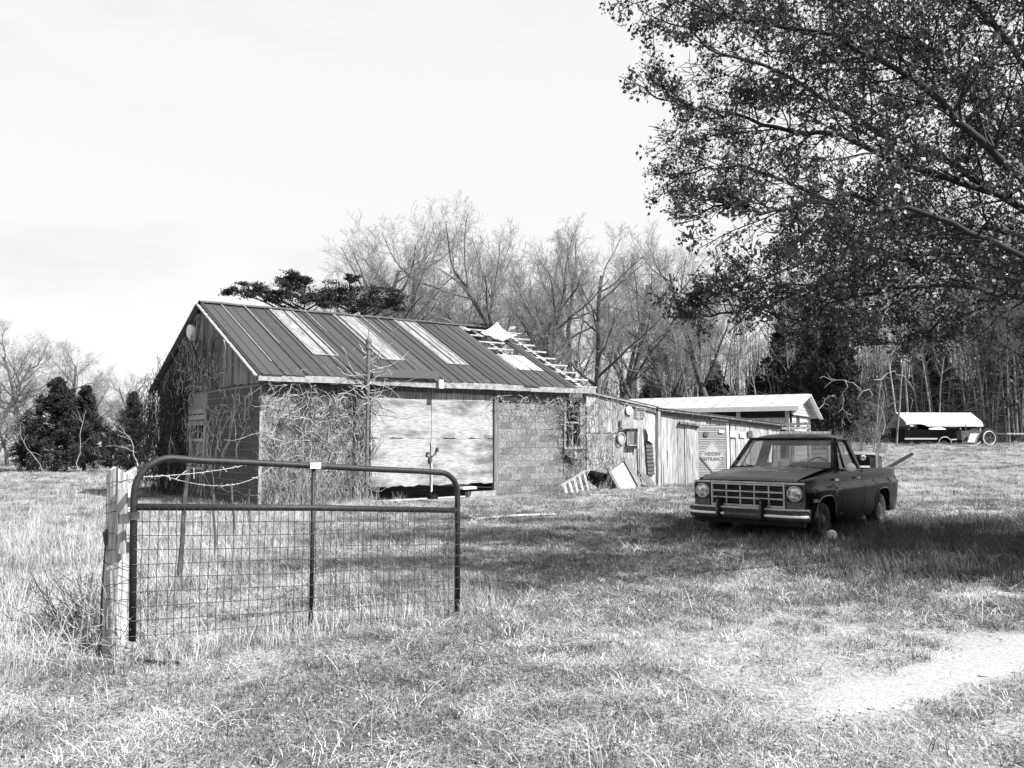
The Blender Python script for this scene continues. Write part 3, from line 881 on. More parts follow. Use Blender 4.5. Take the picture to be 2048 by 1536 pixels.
t_ = thing('black_bucket', 'black open bucket tipped on its side at the foot of the plank wall', 'bucket', (gx, gy_, float(gz(gx, gy_)) + .42), LP)
MB().lathe([(.3, 0), (.3, .19), (-.2, .27), (-.22, .28), (-.19, .25), (.27, .17), (.27, 0)], axis='y', n=18).build('shell', M['black'], t_, smooth=True).rotation_euler = (R(20), R(10), R(25))
MB().tube([(.27 * math.cos(a), -.2 + .1 * math.sin(a), .27 * math.sin(a)) for a in np.linspace(.3, 2.8, 10)], .008, 4).build('handle', M['wire'], t_)
b = MB()
b.beam((-.9, -.1, -.25), (.3, 0, .2), .12, .03)
for k in range(5): b.beam((-.75 + .22 * k, -.1, -.2 + .08 * k), (-.8 + .24 * k, -.3, -.55), .1, .02)
gx, gy_, gz_ = on_shed(1158, 968, -.8)
link('broken_pallet', b.mesh('broken_pallet', M['wood_grey']), None, (gx, gy_, float(gz(gx, gy_)) + .5), (0, 0, LP), 'broken grey slatted rack leaning beside the tipped bucket', 'rack')
b = MB(); b.ob((0, 0, 0), (.7, 0, -.3), (0, .05, 0), (-.25, .1, .42))
gx, gy_, gz_ = on_shed(1290, 978, -.4)
link('leaning_board', b.mesh('leaning_board', M['wood_dark']), None, (gx, gy_, float(gz(gx, gy_)) + .2), (0, 0, LP), 'dark short board leaning at the foot of the corner post', 'board')
# diamond sign
def text_mesh(s, size, m, name='lettering'):
    cu = bpy.data.curves.new(name, 'FONT'); cu.body = s; cu.size = size; cu.align_x = 'CENTER'; cu.align_y = 'CENTER'; cu.extrude = .004
    cu.space_character = 1.08
    cu.offset = .001
    ob = bpy.data.objects.new(name, cu); COL.objects.link(ob)
    dg = bpy.context.evaluated_depsgraph_get()
    me = bpy.data.meshes.new_from_object(ob.evaluated_get(dg))
    bpy.data.objects.remove(ob); bpy.data.curves.remove(cu)
    me.materials.clear(); me.materials.append(m); me.name = name
    return me
sg = thing('diamond_sign', 'faded diamond road sign reading HIDDEN ENTRANCE leaning on the outbuilding', 'sign', on_add(1425, 913, -.04), P2A)
q = .58
def diamond(b, r, y0, y1, n=4):
    c = .05; P = []
    for (dx, dz) in ((0, -1), (1, 0), (0, 1), (-1, 0)):
        tx, tz = -dz, dx
        for k in (-1, 0, 1):
            P.append((dx * (r - abs(k) * c) + (tx * k * c if dx == 0 else 0) , dz * (r - abs(k) * c) + (tz * k * c if dz == 0 else 0)))
    P = []
    for a in range(4):
        an = math.pi / 2 * a
        for k in np.linspace(-.7, .7, 4):
            P.append((r * math.cos(an) * 1.0 - .06 * math.cos(an) + .06 * math.cos(an + k), r * math.sin(an) - .06 * math.sin(an) + .06 * math.sin(an + k)))
    nn = len(P)
    b.add([(p[0], y0, p[1]) for p in P] + [(p[0], y1, p[1]) for p in P], [tuple(range(nn))[::1], tuple(range(nn, 2 * nn))[::-1]] + [(i, i + nn, (i + 1) % nn + nn, (i + 1) % nn) for i in range(nn)])
b = MB(); diamond(b, q, -.008, 0); b.build('sign_board', M['sign'], sg)
b = MB()
P = [(q - .035) * np.array(v) for v in ((0, -1), (1, 0), (0, 1), (-1, 0))]
for i in range(4):
    p, r_ = P[i], P[(i + 1) % 4]; b.beam((p[0], -.011, p[1]), (r_[0], -.011, r_[1]), .004, .012, up=(0, 1, 0))
b.build('sign_border', M['ink'], sg)
for s_, z_ in (('HIDDEN', .095), ('ENTRANCE', -.1)):
    link('lettering', text_mesh(s_, .19, M['ink']), sg, (0, -.014, z_), (math.pi / 2, 0, 0))
for (px_, py_, w, hh, lab, mm, nm) in (
        (1467, 868, .16, .12, 'larger plain white square panel nailed beside the siding', 'white', 'enamel_sign'),
        (1485, 870, .13, .09, 'smaller plain white panel left of the dark square', 'white', 'enamel_sign'),
        (1500, 868, .11, .12, 'small dark square panel above the truck roof corner', 'rust', 'tin_square'),
        (1443, 863, .11, .05, 'small bright white plate above the diamond sign', 'white', 'enamel_sign'),
        (1412, 868, .1, .08, 'torn dark print pinned on the siding above the diamond sign', 'rust', 'torn_print')):
    b = MB(); b.box(-w, w, -.015, 0, -hh, hh)
    link(nm, b.mesh(nm, M[mm]), None, on_add(px_, py_, -.05), (0, R(random.uniform(-3, 3)), P2A), lab, 'panel')

# ================================================================== WHITE-ROOFED SHED behind
def stand(name, label, cat, px, py_base, Y, rz=0.0, group=None):
    p = at(px, 883, Y)
    return thing(name, label, cat, G(p[0], p[1]), rz, group)
SH_P = math.atan2(.515, -.857) + math.pi       # local +x runs toward the near gable
X0, Y0 = (1605 - 1024) / FPX * 42, 42.0
zg = float(gz(X0, Y0))
wsh = thing('farm_shed', 'low farm shed with a white tin roof and lap-sided gable behind the outbuilding', 'shed', (X0, Y0, zg), SH_P)
Ls, hw, zr, ze = 9.6, 2.6, EYE + 95 / FPX * 42 - zg, EYE + 70 / FPX * 41 - zg
for k in range(14):
    x0 = -Ls + (Ls + .35) * k / 14; x1 = -Ls + (Ls + .35) * (k + 1) / 14
    b = MB(); b.add([(x0, 0, zr), (x1, 0, zr), (x1, -hw - .3, ze - .05), (x0, -hw - .3, ze - .05), (x0 + .05, -.02, zr + .03), (x0 + .05, -hw - .3, ze - .02), (x0, 0, zr + .0)],
                    [(0, 3, 2, 1), (0, 4, 5, 3)])
    b.build('roof_panel', M['white_tin'], wsh)
MB().ob((-Ls, 0, zr - .01), (Ls + .35, 0, 0), (0, hw + .5, ze - zr - .5), (0, 0, .02)).build('rear_roof', M['white_tin'], wsh)
MB().box(-Ls, .4, -hw - .34, -hw - .3, ze - .27, ze - .04).build('fascia_board', M['white'], wsh)
b = MB(); b.beam((.36, .02, zr - .05), (.36, -hw - .32, ze - .12), .03, .2, up=(1, 0, 0)); b.build('rake_board', M['white'], wsh)
b = MB(); b.beam((.36, .0, zr - .05), (.36, hw + .5, ze - .55), .03, .2, up=(1, 0, 0)); b.build('rake_board', M['white'], wsh)
n = 7
for k in range(n):
    z0 = ze - .45 + (zr - ze + .4) * k / n; z1 = ze - .45 + (zr - ze + .4) * (k + 1) / n - .012
    def half(z, s): 
        return max(.02, min(hw, hw * (zr - .1 - z) / (zr - ze)))
    w0, w1 = half(z0, 0), half(z1, 0)
    MB().add([(.02, -w0, z0), (.02, w0, z0), (0, w1, z1), (0, -w1, z1)], [(0, 1, 2, 3)]).build('siding_board', M['siding_pale'], wsh)
for k in range(10):
    z0 = -.2 + (ze - .3) * k / 10; z1 = -.2 + (ze - .3) * (k + 1) / 10 - .012
    MB().add([(-.1, -hw + .6, z0), (-.1, hw, z0), (-.12, hw, z1), (-.12, -hw + .6, z1)], [(0, 1, 2, 3)]).build('siding_board', M['siding_pale'], wsh)
MB().box(-.14, -.09, -1.0, -.3, ze - 1.1, ze - .5).build('window', M['dark_inside'], wsh)
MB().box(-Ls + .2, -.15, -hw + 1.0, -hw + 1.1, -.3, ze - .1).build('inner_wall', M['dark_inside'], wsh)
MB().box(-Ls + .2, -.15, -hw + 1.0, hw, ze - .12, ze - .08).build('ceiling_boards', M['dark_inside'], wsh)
for x in (-7.4, -4.6, -2.6, -.2):
    MB().box(x - .09, x + .09, -hw - .1, -hw + .08, -.3, ze - .1).build('porch_post', M['wood_pale'], wsh)
MB().box(-4.5, -.3, -hw - .02, -hw + .02, ze - .85, ze - .6).build('porch_rail', M['wood_pale'], wsh)
# rail fence behind the truck cab
rf = stand('rail_fence', 'low weathered rail fence showing above the truck roof', 'fence', 1600, 0, 34, R(8))
gzf = rf.location[2]
for k in range(4):
    b = MB(); z = EYE + (883 - (850, 858, 866, 873)[k]) * 34 / FPX - gzf
    b.beam((-1.0, -.05, z + .02), (.45 + (.9 if k > 1 else 0), -.05, z + .05 - .05 * k / 3), .05, .1); b.build('rail', M['wood_grey'] if k % 2 else M['wood_dark'], rf)
for x in (-.95, -.3, .42, 1.3):
    MB().box(x - .06, x + .06, -.02, .1, -.2, EYE + (883 - (851 if x < .5 else 866)) * 34 / FPX - gzf).build('fence_post', M['wood_pale'], rf)

# ================================================================== FAR CARPORT, far pickup, tractor
cp = stand('carport', 'far open carport with a gleaming white tin roof at the wood edge', 'carport', 1967, 0, 66, R(4))
gzc = cp.location[2]; kz = 66 / FPX
def zc(py): return EYE + (883 - py) * kz - gzc
ztop_, zev = zc(824), zc(853)
for k in range(10):
    x0 = -6.4 + 6.5 * k / 10; x1 = -6.4 + 6.5 * (k + 1) / 10
    MB().add([(x0, 1.6, ztop_), (x1, 1.6, ztop_), (x1, .2, ztop_ - .8), (x0, .2, ztop_ - .8)], [(0, 3, 2, 1)]).build('roof_panel', M['white_tin'], cp)
    MB().add([(x0, .19, ztop_ - .81), (x1, .19, ztop_ - .81), (x1, .05, zev), (x0, .05, zev)], [(0, 3, 2, 1)]).build('side_panel', M['white_tin'], cp)
MB().add([(-6.4, 1.61, ztop_), (.1, 1.61, ztop_), (.1, 3.4, zev - .1), (-6.4, 3.4, zev - .1)], [(0, 1, 2, 3)]).build('rear_roof', M['white_tin'], cp)
MB().add([(.0, .25, zev - .3), (.0, 3.3, zev - .3), (0, 3.3, zev), (.0, 1.6, ztop_ - .08), (0, .25, ztop_ - .85)], [(0, 1, 2, 3, 4)]).build('gable_panel', M['rust'], cp)
for x in (-6.2, -4, -1.8, -.1):
    for y in (.2, 3.2): MB().box(x - .05, x + .05, y - .05, y + .05, -.3, zev).build('post', M['wood_pale'], cp)
MB().box(-6.3, -.1, 3.0, 3.1, -.3, zev - .1).build('rear_wall', M['dark_inside'], cp)

fp = stand('parked_pickup', 'dark old pickup seen side on in tall grass before the far carport', 'pickup', 1866, 0, 57, R(3))
gzp = fp.location[2]; kz = 57 / FPX
def zp(py): return EYE + (883 - py) * kz - gzp
b = MB()
N_ = 40
for k in range(N_):
    x0, x1 = -2.0 + 4.1 * k / N_, -2.0 + 4.1 * (k + 1) / N_
    def bot(x):
        d = abs(x - .86)
        return max(zp(889), zp(889) + (.5 if d < .36 else .5 * max(0, 1 - (d - .36) / .12))) if d < .48 else zp(889)
    for (y0, y1) in ((0, 0),):
        b.add([(x0, 0, bot(x0)), (x1, 0, bot(x1)), (x1, 0, zp(859)), (x0, 0, zp(859)), (x0, 1.8, zp(859)), (x1, 1.8, zp(859)), (x0, 1.8, zp(889)), (x1, 1.8, zp(889))], [(0, 1, 2, 3), (3, 2, 5, 4), (4, 5, 7, 6)])
b.add([(-2, 0, zp(889)), (-2, 1.8, zp(889)), (-2, 1.8, zp(859)), (-2, 0, zp(859))], [(0, 3, 2, 1)])
b.add([(2.1, 0, zp(889)), (2.1, 1.8, zp(889)), (2.1, 1.8, zp(859)), (2.1, 0, zp(859))], [(0, 1, 2, 3)])
b.build('body', M['paint'], fp)
b = MB()
b.grid(lambda u, v: (-1.7 + 1.5 * u, .1 + 1.6 * v, zp(859) + .38 * math.sin(math.pi * min(1, max(0, u))) ** .35), 12, 2); b.build('cab', M['paint'], fp)
MB().box(-2.05, .32, -.03, -.005, zp(879), zp(876)).build('trim_strip', M['chrome'], fp)
b = MB(); b.tube([(.86 + .47 * math.cos(a), -.02, zp(889) + .52 * math.sin(a) + .02) for a in np.linspace(math.pi * .97, .05, 12)], .03, 5); b.tube([(1.3, -.02, zp(880)), (2.05, -.02, zp(878))], .05, 5); b.build('arch_trim', M['chrome'], fp)
MB().lathe([(0, 0), (0, .33), (.2, .33), (.2, 0)], (.86, .06, zp(889) - .05), 'y', 16).build('wheel', M['tyre'], fp)
MB().box(2.1, 2.35, .3, 1.4, zp(873), zp(862)).build('tail_panel', M['white'], fp)
b = MB(); b.grid(lambda u, v: (.15 + 1.3 * u, .3 + 1.1 * v, zp(860) + .22 * math.sin(3.1 * u) * math.sin(3.1 * v) + .04 * math.sin(11 * u)), 10, 5)
b.build('cargo_tarp', M['cloth'], fp)

tr = stand('old_tractor', 'old tractor with a big spoked rear wheel standing in the tall grass', 'tractor', 1975, 0, 55, R(10))
gzt = tr.location[2]; kz = 55 / FPX
zt_ = EYE + (883 - 876) * kz - gzt
for (yy_) in (0, 1.3):
    w_ = MB(); w_.tube([(.1 + .56 * math.cos(a), yy_, zt_ + .56 * math.sin(a)) for a in np.linspace(0, 2 * math.pi, 25)], .1, 7, cap=False)
    w_ = w_.build('rear_wheel', M['tyre'], tr, smooth=True)
    MB().tube([(.1 + .46 * math.cos(a), yy_ - .06, zt_ + .46 * math.sin(a)) for a in np.linspace(0, 2 * math.pi, 25)], .035, 5, cap=False).build('rim', M['stone'], w_)
    b = MB()
    for a in np.linspace(0, 2 * math.pi, 11)[:-1]: b.tube([(.1, yy_, zt_), (.1 + .46 * math.cos(a), yy_, zt_ + .46 * math.sin(a))], .02, 4)
    b.build('spoke', M['rust'], w_)
MB().box(-1.6, -.1, .45, .9, zt_ - .15, zt_ + .5).build('engine', M['tractor'], tr)
b = MB(); b.ob((-1.35, .2, zt_ - .3), (.7, 0, 0), (0, .1, 0), (.25, 0, .6)); b.build('front_panel', M['stone'], tr)
MB().tube([(-.3, .65, zt_ + .4), (-.15, .65, zt_ + .75)], .025, 5).build('steering_column', M['rust'], tr)
MB().tube([(-1.1, .65, zt_ + .5), (-1.1, .65, zt_ + .95)], .03, 6).build('exhaust', M['rust'], tr)
MB().box(.0, .5, .4, .95, zt_ + .3, zt_ + .36).build('seat', M['rust'], tr)
tb = stand('flat_trailer', 'pale flat trailer bed standing past the tractor in the grass', 'trailer', 2035, 0, 58, R(3))
gzt2 = tb.location[2]
z_ = EYE + (883 - 866) * 58 / FPX - gzt2
for k in range(4): MB().box(-.75, 3.0, .3 * k, .3 * k + .28, z_ - .1, z_).build('deck_board', M['wood_pale'], tb)
for x in (0.2, 1.8): MB().lathe([(0, 0), (0, .3), (.18, .3), (.18, 0)], (x, .1, .3), 'y', 14).build('wheel', M['tyre'], tb)

# ---- derelict vehicle nose just past the truck
JO = at(1735, 900, 23.0); jz = float(gz(JO[0], JO[1])); kz = 23 / FPX
def zj(py): return EYE + (883 - py) * kz - jz
jk = thing('derelict_jeep', 'derelict boxy vehicle nose with one white headlight behind the truck bed', 'vehicle', (JO[0], JO[1], jz), R(-24))
MB().box(-.95, .3, .0, 1.6, zj(931), zj(911)).build('grille_panel', M['black'], jk)
b = MB(); b.grid(lambda u, v: (-1.0 + 1.42 * u, -.06 + 1.8 * v, zj(909) + .07 * math.sin(math.pi * min(1, max(0, u))) - .05 * (1 - v) ** 6), 10, 8)
b.add([(-1, -.06, zj(909) - .05), (.42, -.06, zj(909) - .05), (.42, -.06, zj(913)), (-1, -.06, zj(913))], [(0, 3, 2, 1)])
b.build('hood', M['faded'], jk)
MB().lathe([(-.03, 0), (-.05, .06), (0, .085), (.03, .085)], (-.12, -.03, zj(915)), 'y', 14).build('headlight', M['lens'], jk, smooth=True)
MB().box(.05, .36, -.03, 1.7, zj(945), zj(914)).build('fender', M['pole'], jk)
for k in range(3): MB().box(-.9, -.35, -.02, 0, zj(914 + 5 * k), zj(912 + 5 * k)).build('grille_bar', M['rim'], jk)
MB().box(.2, .3, -.1, -.035, zj(950), zj(905)).build('side_post', M['wood_pale'], jk)
for x in (-.7, .25): MB().lathe([(0, 0), (0, .36), (.2, .36), (.2, 0)], (x - .1, .5, .33), 'x', 16).build('wheel', M['tyre'], jk)

# ================================================================== THE PICKUP
TP = -R(40.3)
TX, TY = 3.64, 12.80
TZ = float(gz(5.9, 14.2)) - .045
truck = thing('pickup_truck', 'dark old square-bodied pickup with egg-crate grille and bumper guards parked in the tree shade', 'pickup', (TX, TY, TZ), TP)
FW_, RW_ = .87, 3.85
def wprof(z):
    return float(np.interp(z, [.25, .42, .7, .83, .845, .885, .93, 1.02, 1.13], [.91, .955, .982, .997, .993, .94, .936, .936, .925]))
def arch(y, yc, base):
    d = abs(y - yc)
    if d >= .455: return base
    return .3 + .44 * (1 - (d / .455) ** 3.0) ** (1 / 3.0)
def flank(y0, y1, sg, topf, base=.28, n=None, rows=26):
    n = n or max(4, int((y1 - y0) / .035))
    b = MB()
    def P(u, v):
        y = y0 + (y1 - y0) * u
        bt = max(arch(y, FW_, base), arch(y, RW_, base))
        tp = topf(y)
        z = bt + (tp - bt) * v
        w = wprof(z)
        if y < .6: w -= .09 * ((.6 - y) / .45) ** 2
        if y > 4.5: w -= .03 * ((y - 4.5) / .4) ** 2
        return (sg * w, y, z)
    b.grid(P, n, rows)
    if sg > 0: b.f = [f[::-1] for f in b.f]
    # folded inner lip along the bottom edge and the arch
    lip = [P(u, 0) for u in np.linspace(0, 1, n + 1)]
    o = len(b.v)
    for p in lip: b.v += [p, (p[0] - sg * .09, p[1], p[2] + .01)]
    for i in range(n): b.f.append((o + 2 * i, o + 2 * i + 1, o + 2 * i + 3, o + 2 * i + 2))
    return b
def fend_top(y): return .975 + .135 * min(1, max(0, (y - .15) / 1.35))
for sg in (-1, 1):
    b = flank(.15, 1.60, sg, fend_top)
    # fender top running in to the hood
    o = len(b.v); n = 24
    for k in range(n + 1):
        y = .15 + 1.45 * k / n; z = fend_top(y); w = wprof(z) - (.09 * ((.6 - y) / .45) ** 2 if y < .6 else 0)
        b.v += [(sg * w, y, z), (sg * (w - .03), y, z + .018), (sg * .8, y, z + .012), (sg * .79, y, z - .03)]
    for k in range(n):
        for j in range(3):
            q_ = (o + 4 * k + j, o + 4 * k + j + 1, o + 4 * k + j + 5, o + 4 * k + j + 4)
            b.f.append(q_)
    f = b.build('front_fender', M['paint'], truck, smooth=True)
    a = MB(); pts = []
    for y in np.linspace(FW_ - .45, FW_ + .45, 25): pts.append((sg * (wprof(arch(y, FW_, .28)) + .006), y, arch(y, FW_, .3)))
    a.tube(pts, .013, 5); a.build('arch_trim', M['steel'], f)
    MB().box(*sorted((sg * .968, sg * 1.0)), .3, .46, .66, .71).build('side_marker', M['amber'], f)
    em = MB(); em.box(*sorted((sg * .955, sg * .975)), 1.3, 1.48, .955, .99); em.build('badge', M['chrome'], f)
    # door
    d = flank(1.612, 2.60, sg, lambda y: 1.125).build('door', M['paint'], truck, smooth=True)
    pl = [(1.6, 1.12), (2.02, 1.59), (2.1, 1.615), (2.5, 1.625), (2.55, 1.605), (2.595, 1.12)]
    def sx(z): return sg * (.925 - .2 * (z - 1.12) / .5)
    a = MB(); a.tube([(sx(z), y, z) for y, z in pl], .022, 6); a.tube([(sx(1.13), 1.6, 1.13), (sx(1.13), 2.6, 1.13)], .018, 5)
    a.build('window_frame', M['paint'], d)
    a = MB(); a.tube([(sx(1.12), 1.93, 1.12), (sx(1.58), 2.11, 1.58)], .012, 5); a.build('vent_bar', M['black'], d)
    a = MB(); a.add([(sx(z) - sg * .012, y, z) for y, z in pl], [tuple(range(6))]); a.build('window', M['glass'], d)
    a = MB(); a.box(*sorted((sg * .94, sg * .985)), 2.38, 2.55, .955, .985); a.build('handle', M['chrome'], d)
    if sg > 0:
        a = MB(); a.tube([(.93, 1.84, 1.1), (1.02, 1.82, 1.13)], .012, 5); a.build('mirror_arm', M['chrome'], d)
        a = MB(); a.lathe([(1.76, 0), (1.77, .05), (1.795, .078), (1.82, .082), (1.825, .07), (1.825, 0)], (1.06, 0, 1.15), 'y', 14); a.build('mirror', M['white'], d, smooth=True)
    # cab corner and box side
    flank(2.612, 2.75, sg, lambda y: 1.125).build('cab_corner', M['paint'], truck, smooth=True)
    bs = flank(2.775, 4.87, sg, lambda y: 1.07)
    bs = bs.build('box_side', M['paint'], truck, smooth=True)
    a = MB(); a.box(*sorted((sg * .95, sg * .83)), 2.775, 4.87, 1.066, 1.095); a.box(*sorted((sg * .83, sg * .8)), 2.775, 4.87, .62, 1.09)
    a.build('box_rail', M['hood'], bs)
    a = MB(); pts = []
    for y in np.linspace(RW_ - .45, RW_ + .45, 25): pts.append((sg * (wprof(arch(y, RW_, .28)) + .004), y, arch(y, RW_, .3)))
    a.tube(pts, .011, 5); a.build('arch_trim', M['steel'], bs)
    MB().box(*sorted((sg * .93, sg * .6)), 4.84, 4.88, .62, .92).build('tail_light', M['amber'], truck)
# hood
b = MB()
def hoodf(u, v):
    y = .13 + 1.24 * v; x = (u - .5) * 2 * .785
    z = .985 + .155 * (v ** .8) + .025 * (1 - (x / .785) ** 2)
    z += .018 * math.exp(-((abs(x) - .36) / .06) ** 2) * v
    if v < .06: z -= .03 * (1 - v / .06)
    return (x, y, z)
b.grid(hoodf, 30, 22)
b.f = [f[::-1] for f in b.f]
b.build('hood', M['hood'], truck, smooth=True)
MB().box(-.78, .78, .11, .15, .93, .975).build('hood_lip', M['paint'], truck)
# front face
b = MB()
b.box(-.91, .91, .16, .2, .42, .96); b.build('front_panel', M['black'], truck)
gr = bpy.data.objects.new('grille', None); COL.objects.link(gr); gr.parent = truck
b = MB()
b.box(-.905, .905, .1, .16, .935, .962); b.build('top_moulding', M['chrome'], gr)
b = MB()
b.box(-.61, .61, .1, .155, .565, .6); b.box(-.61, -.585, .1, .155, .6, .93); b.box(.585, .61, .1, .155, .6, .93); b.box(-.585, .585, .1, .155, .905, .93)
b.build('surround', M['chrome'], gr)
for k in (1, 2):
    z = .6 + .305 * k / 3
    MB().box(-.585, .585, .105, .15, z - .011, z + .011).build('crossbar', M['chrome'], gr)
for k in range(1, 5):
    x = -.585 + 1.17 * k / 5
    MB().box(x - .008, x + .008, .11, .149, .6, .905).build('upright', M['chrome'], gr)
b = MB()
for k in range(3):
    for j in (1, 2):
        z = .6 + .305 * (k + j / 3) / 3; b.box(-.58, .58, .128, .148, z - .0045, z + .0045)
b.build('fine_bar', M['rim'], gr)
MB().box(-.58, .58, .15, .158, .6, .905).build('grille_shade', M['black'], gr)
for sg in (-1, 1):
    a = MB(); x0, x1 = sorted((sg * .63, sg * .905))
    a.box(x0, x1, .1, .15, .9, .93); a.box(x0, x1, .1, .15, .67, .69); a.box(x0, x0 + .02, .1, .15, .69, .9); a.box(x1 - .02, x1, .1, .15, .69, .9)
    a.box(x0 + .02, x1 - .02, .14, .155, .69, .9)
    hb = a.build('headlight', M['rim'], truck)
    cx = sg * .765
    MB().lathe([(.14, .118), (.095, .118), (.095, .1), (.13, .098)], (cx, 0, .795), 'y', 22).build('bezel', M['chrome'], hb, smooth=True)
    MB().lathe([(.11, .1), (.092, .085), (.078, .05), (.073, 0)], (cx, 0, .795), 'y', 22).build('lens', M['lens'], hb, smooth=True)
    a = MB(); x0, x1 = sorted((sg * .64, sg * .9)); a.box(x0, x1, .1, .15, .545, .655); a.build('turn_signal', M['amber'], truck)
    MB().box(x0 - .01, x1 + .01, .09, .15, .657, .668).build('signal_trim', M['steel'], truck)
# bumper: bent section
b = MB()
prof = [(.06, .57), (.0, .56), (-.02, .535), (.0, .49), (-.015, .475), (-.015, .44), (.01, .4), (.05, .375)]
npf = len(prof); xs_ = list(np.linspace(-1.0, 1.0, 31))
for x in xs_:
    back = .13 * max(0, (abs(x) - .72) / .28) ** 1.8
    for (y, z) in prof: b.v.append((x * (1 + 0), y + back, z - .015 * (abs(x) > .97)))
for i in range(30):
    for j in range(npf - 1): b.f.append((i * npf + j, (i + 1) * npf + j, (i + 1) * npf + j + 1, i * npf + j + 1))
bp = b.build('front_bumper', M['steel'], truck, smooth=False)
a = MB(); a.tube([(x, -.022 + .13 * max(0, (abs(x) - .72) / .28) ** 1.8, .555) for x in np.linspace(-.985, .985, 25)], .016, 6); a.build('bumper_edge', M['chrome'], bp)
for (xa_, xb_) in ((-.98, -.33), (.3, .98)):
    a = MB(); pts = [(x, -.028 + .13 * max(0, (abs(x) - .72) / .28) ** 1.8, .455) for x in np.linspace(xa_, xb_, 12)]
    a.tube(pts, .02, 6); a.build('impact_strip', M['white'], bp)
for x in (-.42, .3):
    a = MB()
    a.grid(lambda u, v: (x + (u - .5) * .085, -.03 - .07 * math.sin(math.pi * min(1, max(0, u))) ** .6 * math.sin(math.pi * (.06 + .9 * v)) ** .5, .37 + .34 * v), 8, 12)
    a.box(x - .04, x + .04, -.03, .06, .38, .7)
    g_ = a.build('bumper_guard', M['black'], bp, smooth=False)
    a = MB(); a.tube([(x, -.105, .42), (x, -.108, .55), (x, -.085, .67)], .012, 5); a.build('guard_strip', M['steel'], g_)
b = MB(); b.box(-.9, .9, .08, .2, .3, .42); b.build('valance', M['black'], truck)
# cowl, windscreen, roof, rear of the cab
MB().box(-.88, .88, 1.345, 1.66, 1.03, 1.125).build('cowl', M['paint'], truck)
wsb = [(-.8, 1.56, 1.14), (.8, 1.56, 1.14), (.69, 2.06, 1.6), (-.69, 2.06, 1.6)]
def wsf(u, v):
    x0 = -.87 + .15 * v; x1 = .87 - .15 * v
    x = x0 + (x1 - x0) * u
    return (x, 1.46 + .5 * v - .06 * (1 - (2 * u - 1) ** 2), 1.135 + .5 * v)
b = MB(); b.grid(wsf, 12, 6); b.build('windshield', M['glass'], truck, smooth=True)
b = MB()
for (u0, v0, u1, v1) in ((0, 0, 0, 1), (1, 0, 1, 1), (0, 1, 1, 1), (0, 0, 1, 0)):
    b.tube([np.array(wsf(u0 + (u1 - u0) * k, v0 + (v1 - v0) * k)) + (0, -.012, .006) for k in np.linspace(0, 1, 13)], .02, 6)
b.build('windshield_gasket', M['black'], truck, smooth=True)
b = MB()
for sg in (-1, 1):
    b.beam((sg * .905, 1.5, 1.1), (sg * .74, 2.01, 1.635), .045, .06)
b.build('windshield_pillar', M['paint'], truck)
b = MB()
def rooff(u, v):
    x = (u - .5) * 2; y = 1.92 + .82 * v
    e = abs(x) ** 5
    ww = .745 - .01 * v
    z = 1.715 + .02 * math.sin(math.pi * v) - .025 * x * x - .08 * e
    if v < .16: z -= .085 * (1 - v / .16) ** 2
    if v > .88: z -= .08 * ((v - .88) / .12) ** 2
    return (x * ww, y, z)
b.grid(rooff, 30, 26); b.f = [f[::-1] for f in b.f]
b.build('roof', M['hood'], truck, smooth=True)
MB().box(-.71, .71, 1.99, 2.72, 1.61, 1.625).build('headliner', M['seat'], truck)
b = MB()
for sg in (-1, 1): b.tube([(sg * .75, 1.95, 1.635), (sg * .75, 2.72, 1.62)], .018, 6)
b.build('drip_rail', M['paint'], truck)
b = MB()
for sg in (-1, 1):
    b.add([(sg * .925, 2.605, 1.12), (sg * .925, 2.765, 1.12), (sg * .735, 2.73, 1.625), (sg * .735, 2.56, 1.625), (sg * .8, 2.77, 1.12), (sg * .64, 2.73, 1.625)], [(0, 1, 2, 3), (1, 4, 5, 2)])
b.box(-.8, .8, 2.72, 2.76, .5, 1.2); b.box(-.66, .66, 2.7, 2.73, 1.53, 1.645)
b.build('cab_back', M['paint'], truck)
b = MB(); b.box(-.66, .66, 2.735, 2.745, 1.2, 1.53); b.build('rear_window', M['glass'], truck)
b = MB(); b.tube([(-.66, 2.73, 1.2), (.66, 2.73, 1.2), (.64, 2.72, 1.53), (-.64, 2.72, 1.53), (-.66, 2.73, 1.2)], .018, 5); b.build('rear_gasket', M['black'], truck)
# inside
b = MB(); b.box(-.72, .72, 2.15, 2.68, .6, .85); b.grid(lambda u, v: (-.72 + 1.44 * u, 2.56 + .12 * v, .82 + .38 * v + .02 * math.sin(math.pi * min(1, max(0, u * 2 % 1)))), 12, 3)
b.build('bench_seat', M['seat'], truck)
b = MB(); b.box(-.78, .78, 1.66, 1.9, .85, 1.12); b.build('dashboard', M['black'], truck)
b = MB(); b.tube([(.38 + .19 * math.cos(a), 2.15 + .08 * math.sin(a), 1.14 + .17 * math.sin(a)) for a in np.linspace(0, 2 * math.pi, 21)], .014, 6, cap=False); b.tube([(.38, 1.95, 1.0), (.38, 2.15, 1.14)], .025, 6)
b.tube([(.2, 2.15, 1.14), (.56, 2.15, 1.14)], .012, 5)
b.build('steering_wheel', M['black'], truck)
MB().box(-.8, .8, 1.62, 2.72, .42, .47).build('cab_floor', M['black'], truck)
for (cx, rot) in ((-.48, -6), (.28, -6)):
    a = MB(); a.beam((cx + .18, 1.405, 1.15), (cx - .12, 1.41, 1.19), .012, .012); a.beam((cx - .2, 1.39, 1.16), (cx + .22, 1.38, 1.165), .014, .018)
    a.build('wiper', M['black'], truck)
    a = MB(); a.beam((cx + .3, 1.37, 1.15), (cx - .05, 1.385, 1.18), .012, .01); a.build('wiper_arm', M['steel'], truck)
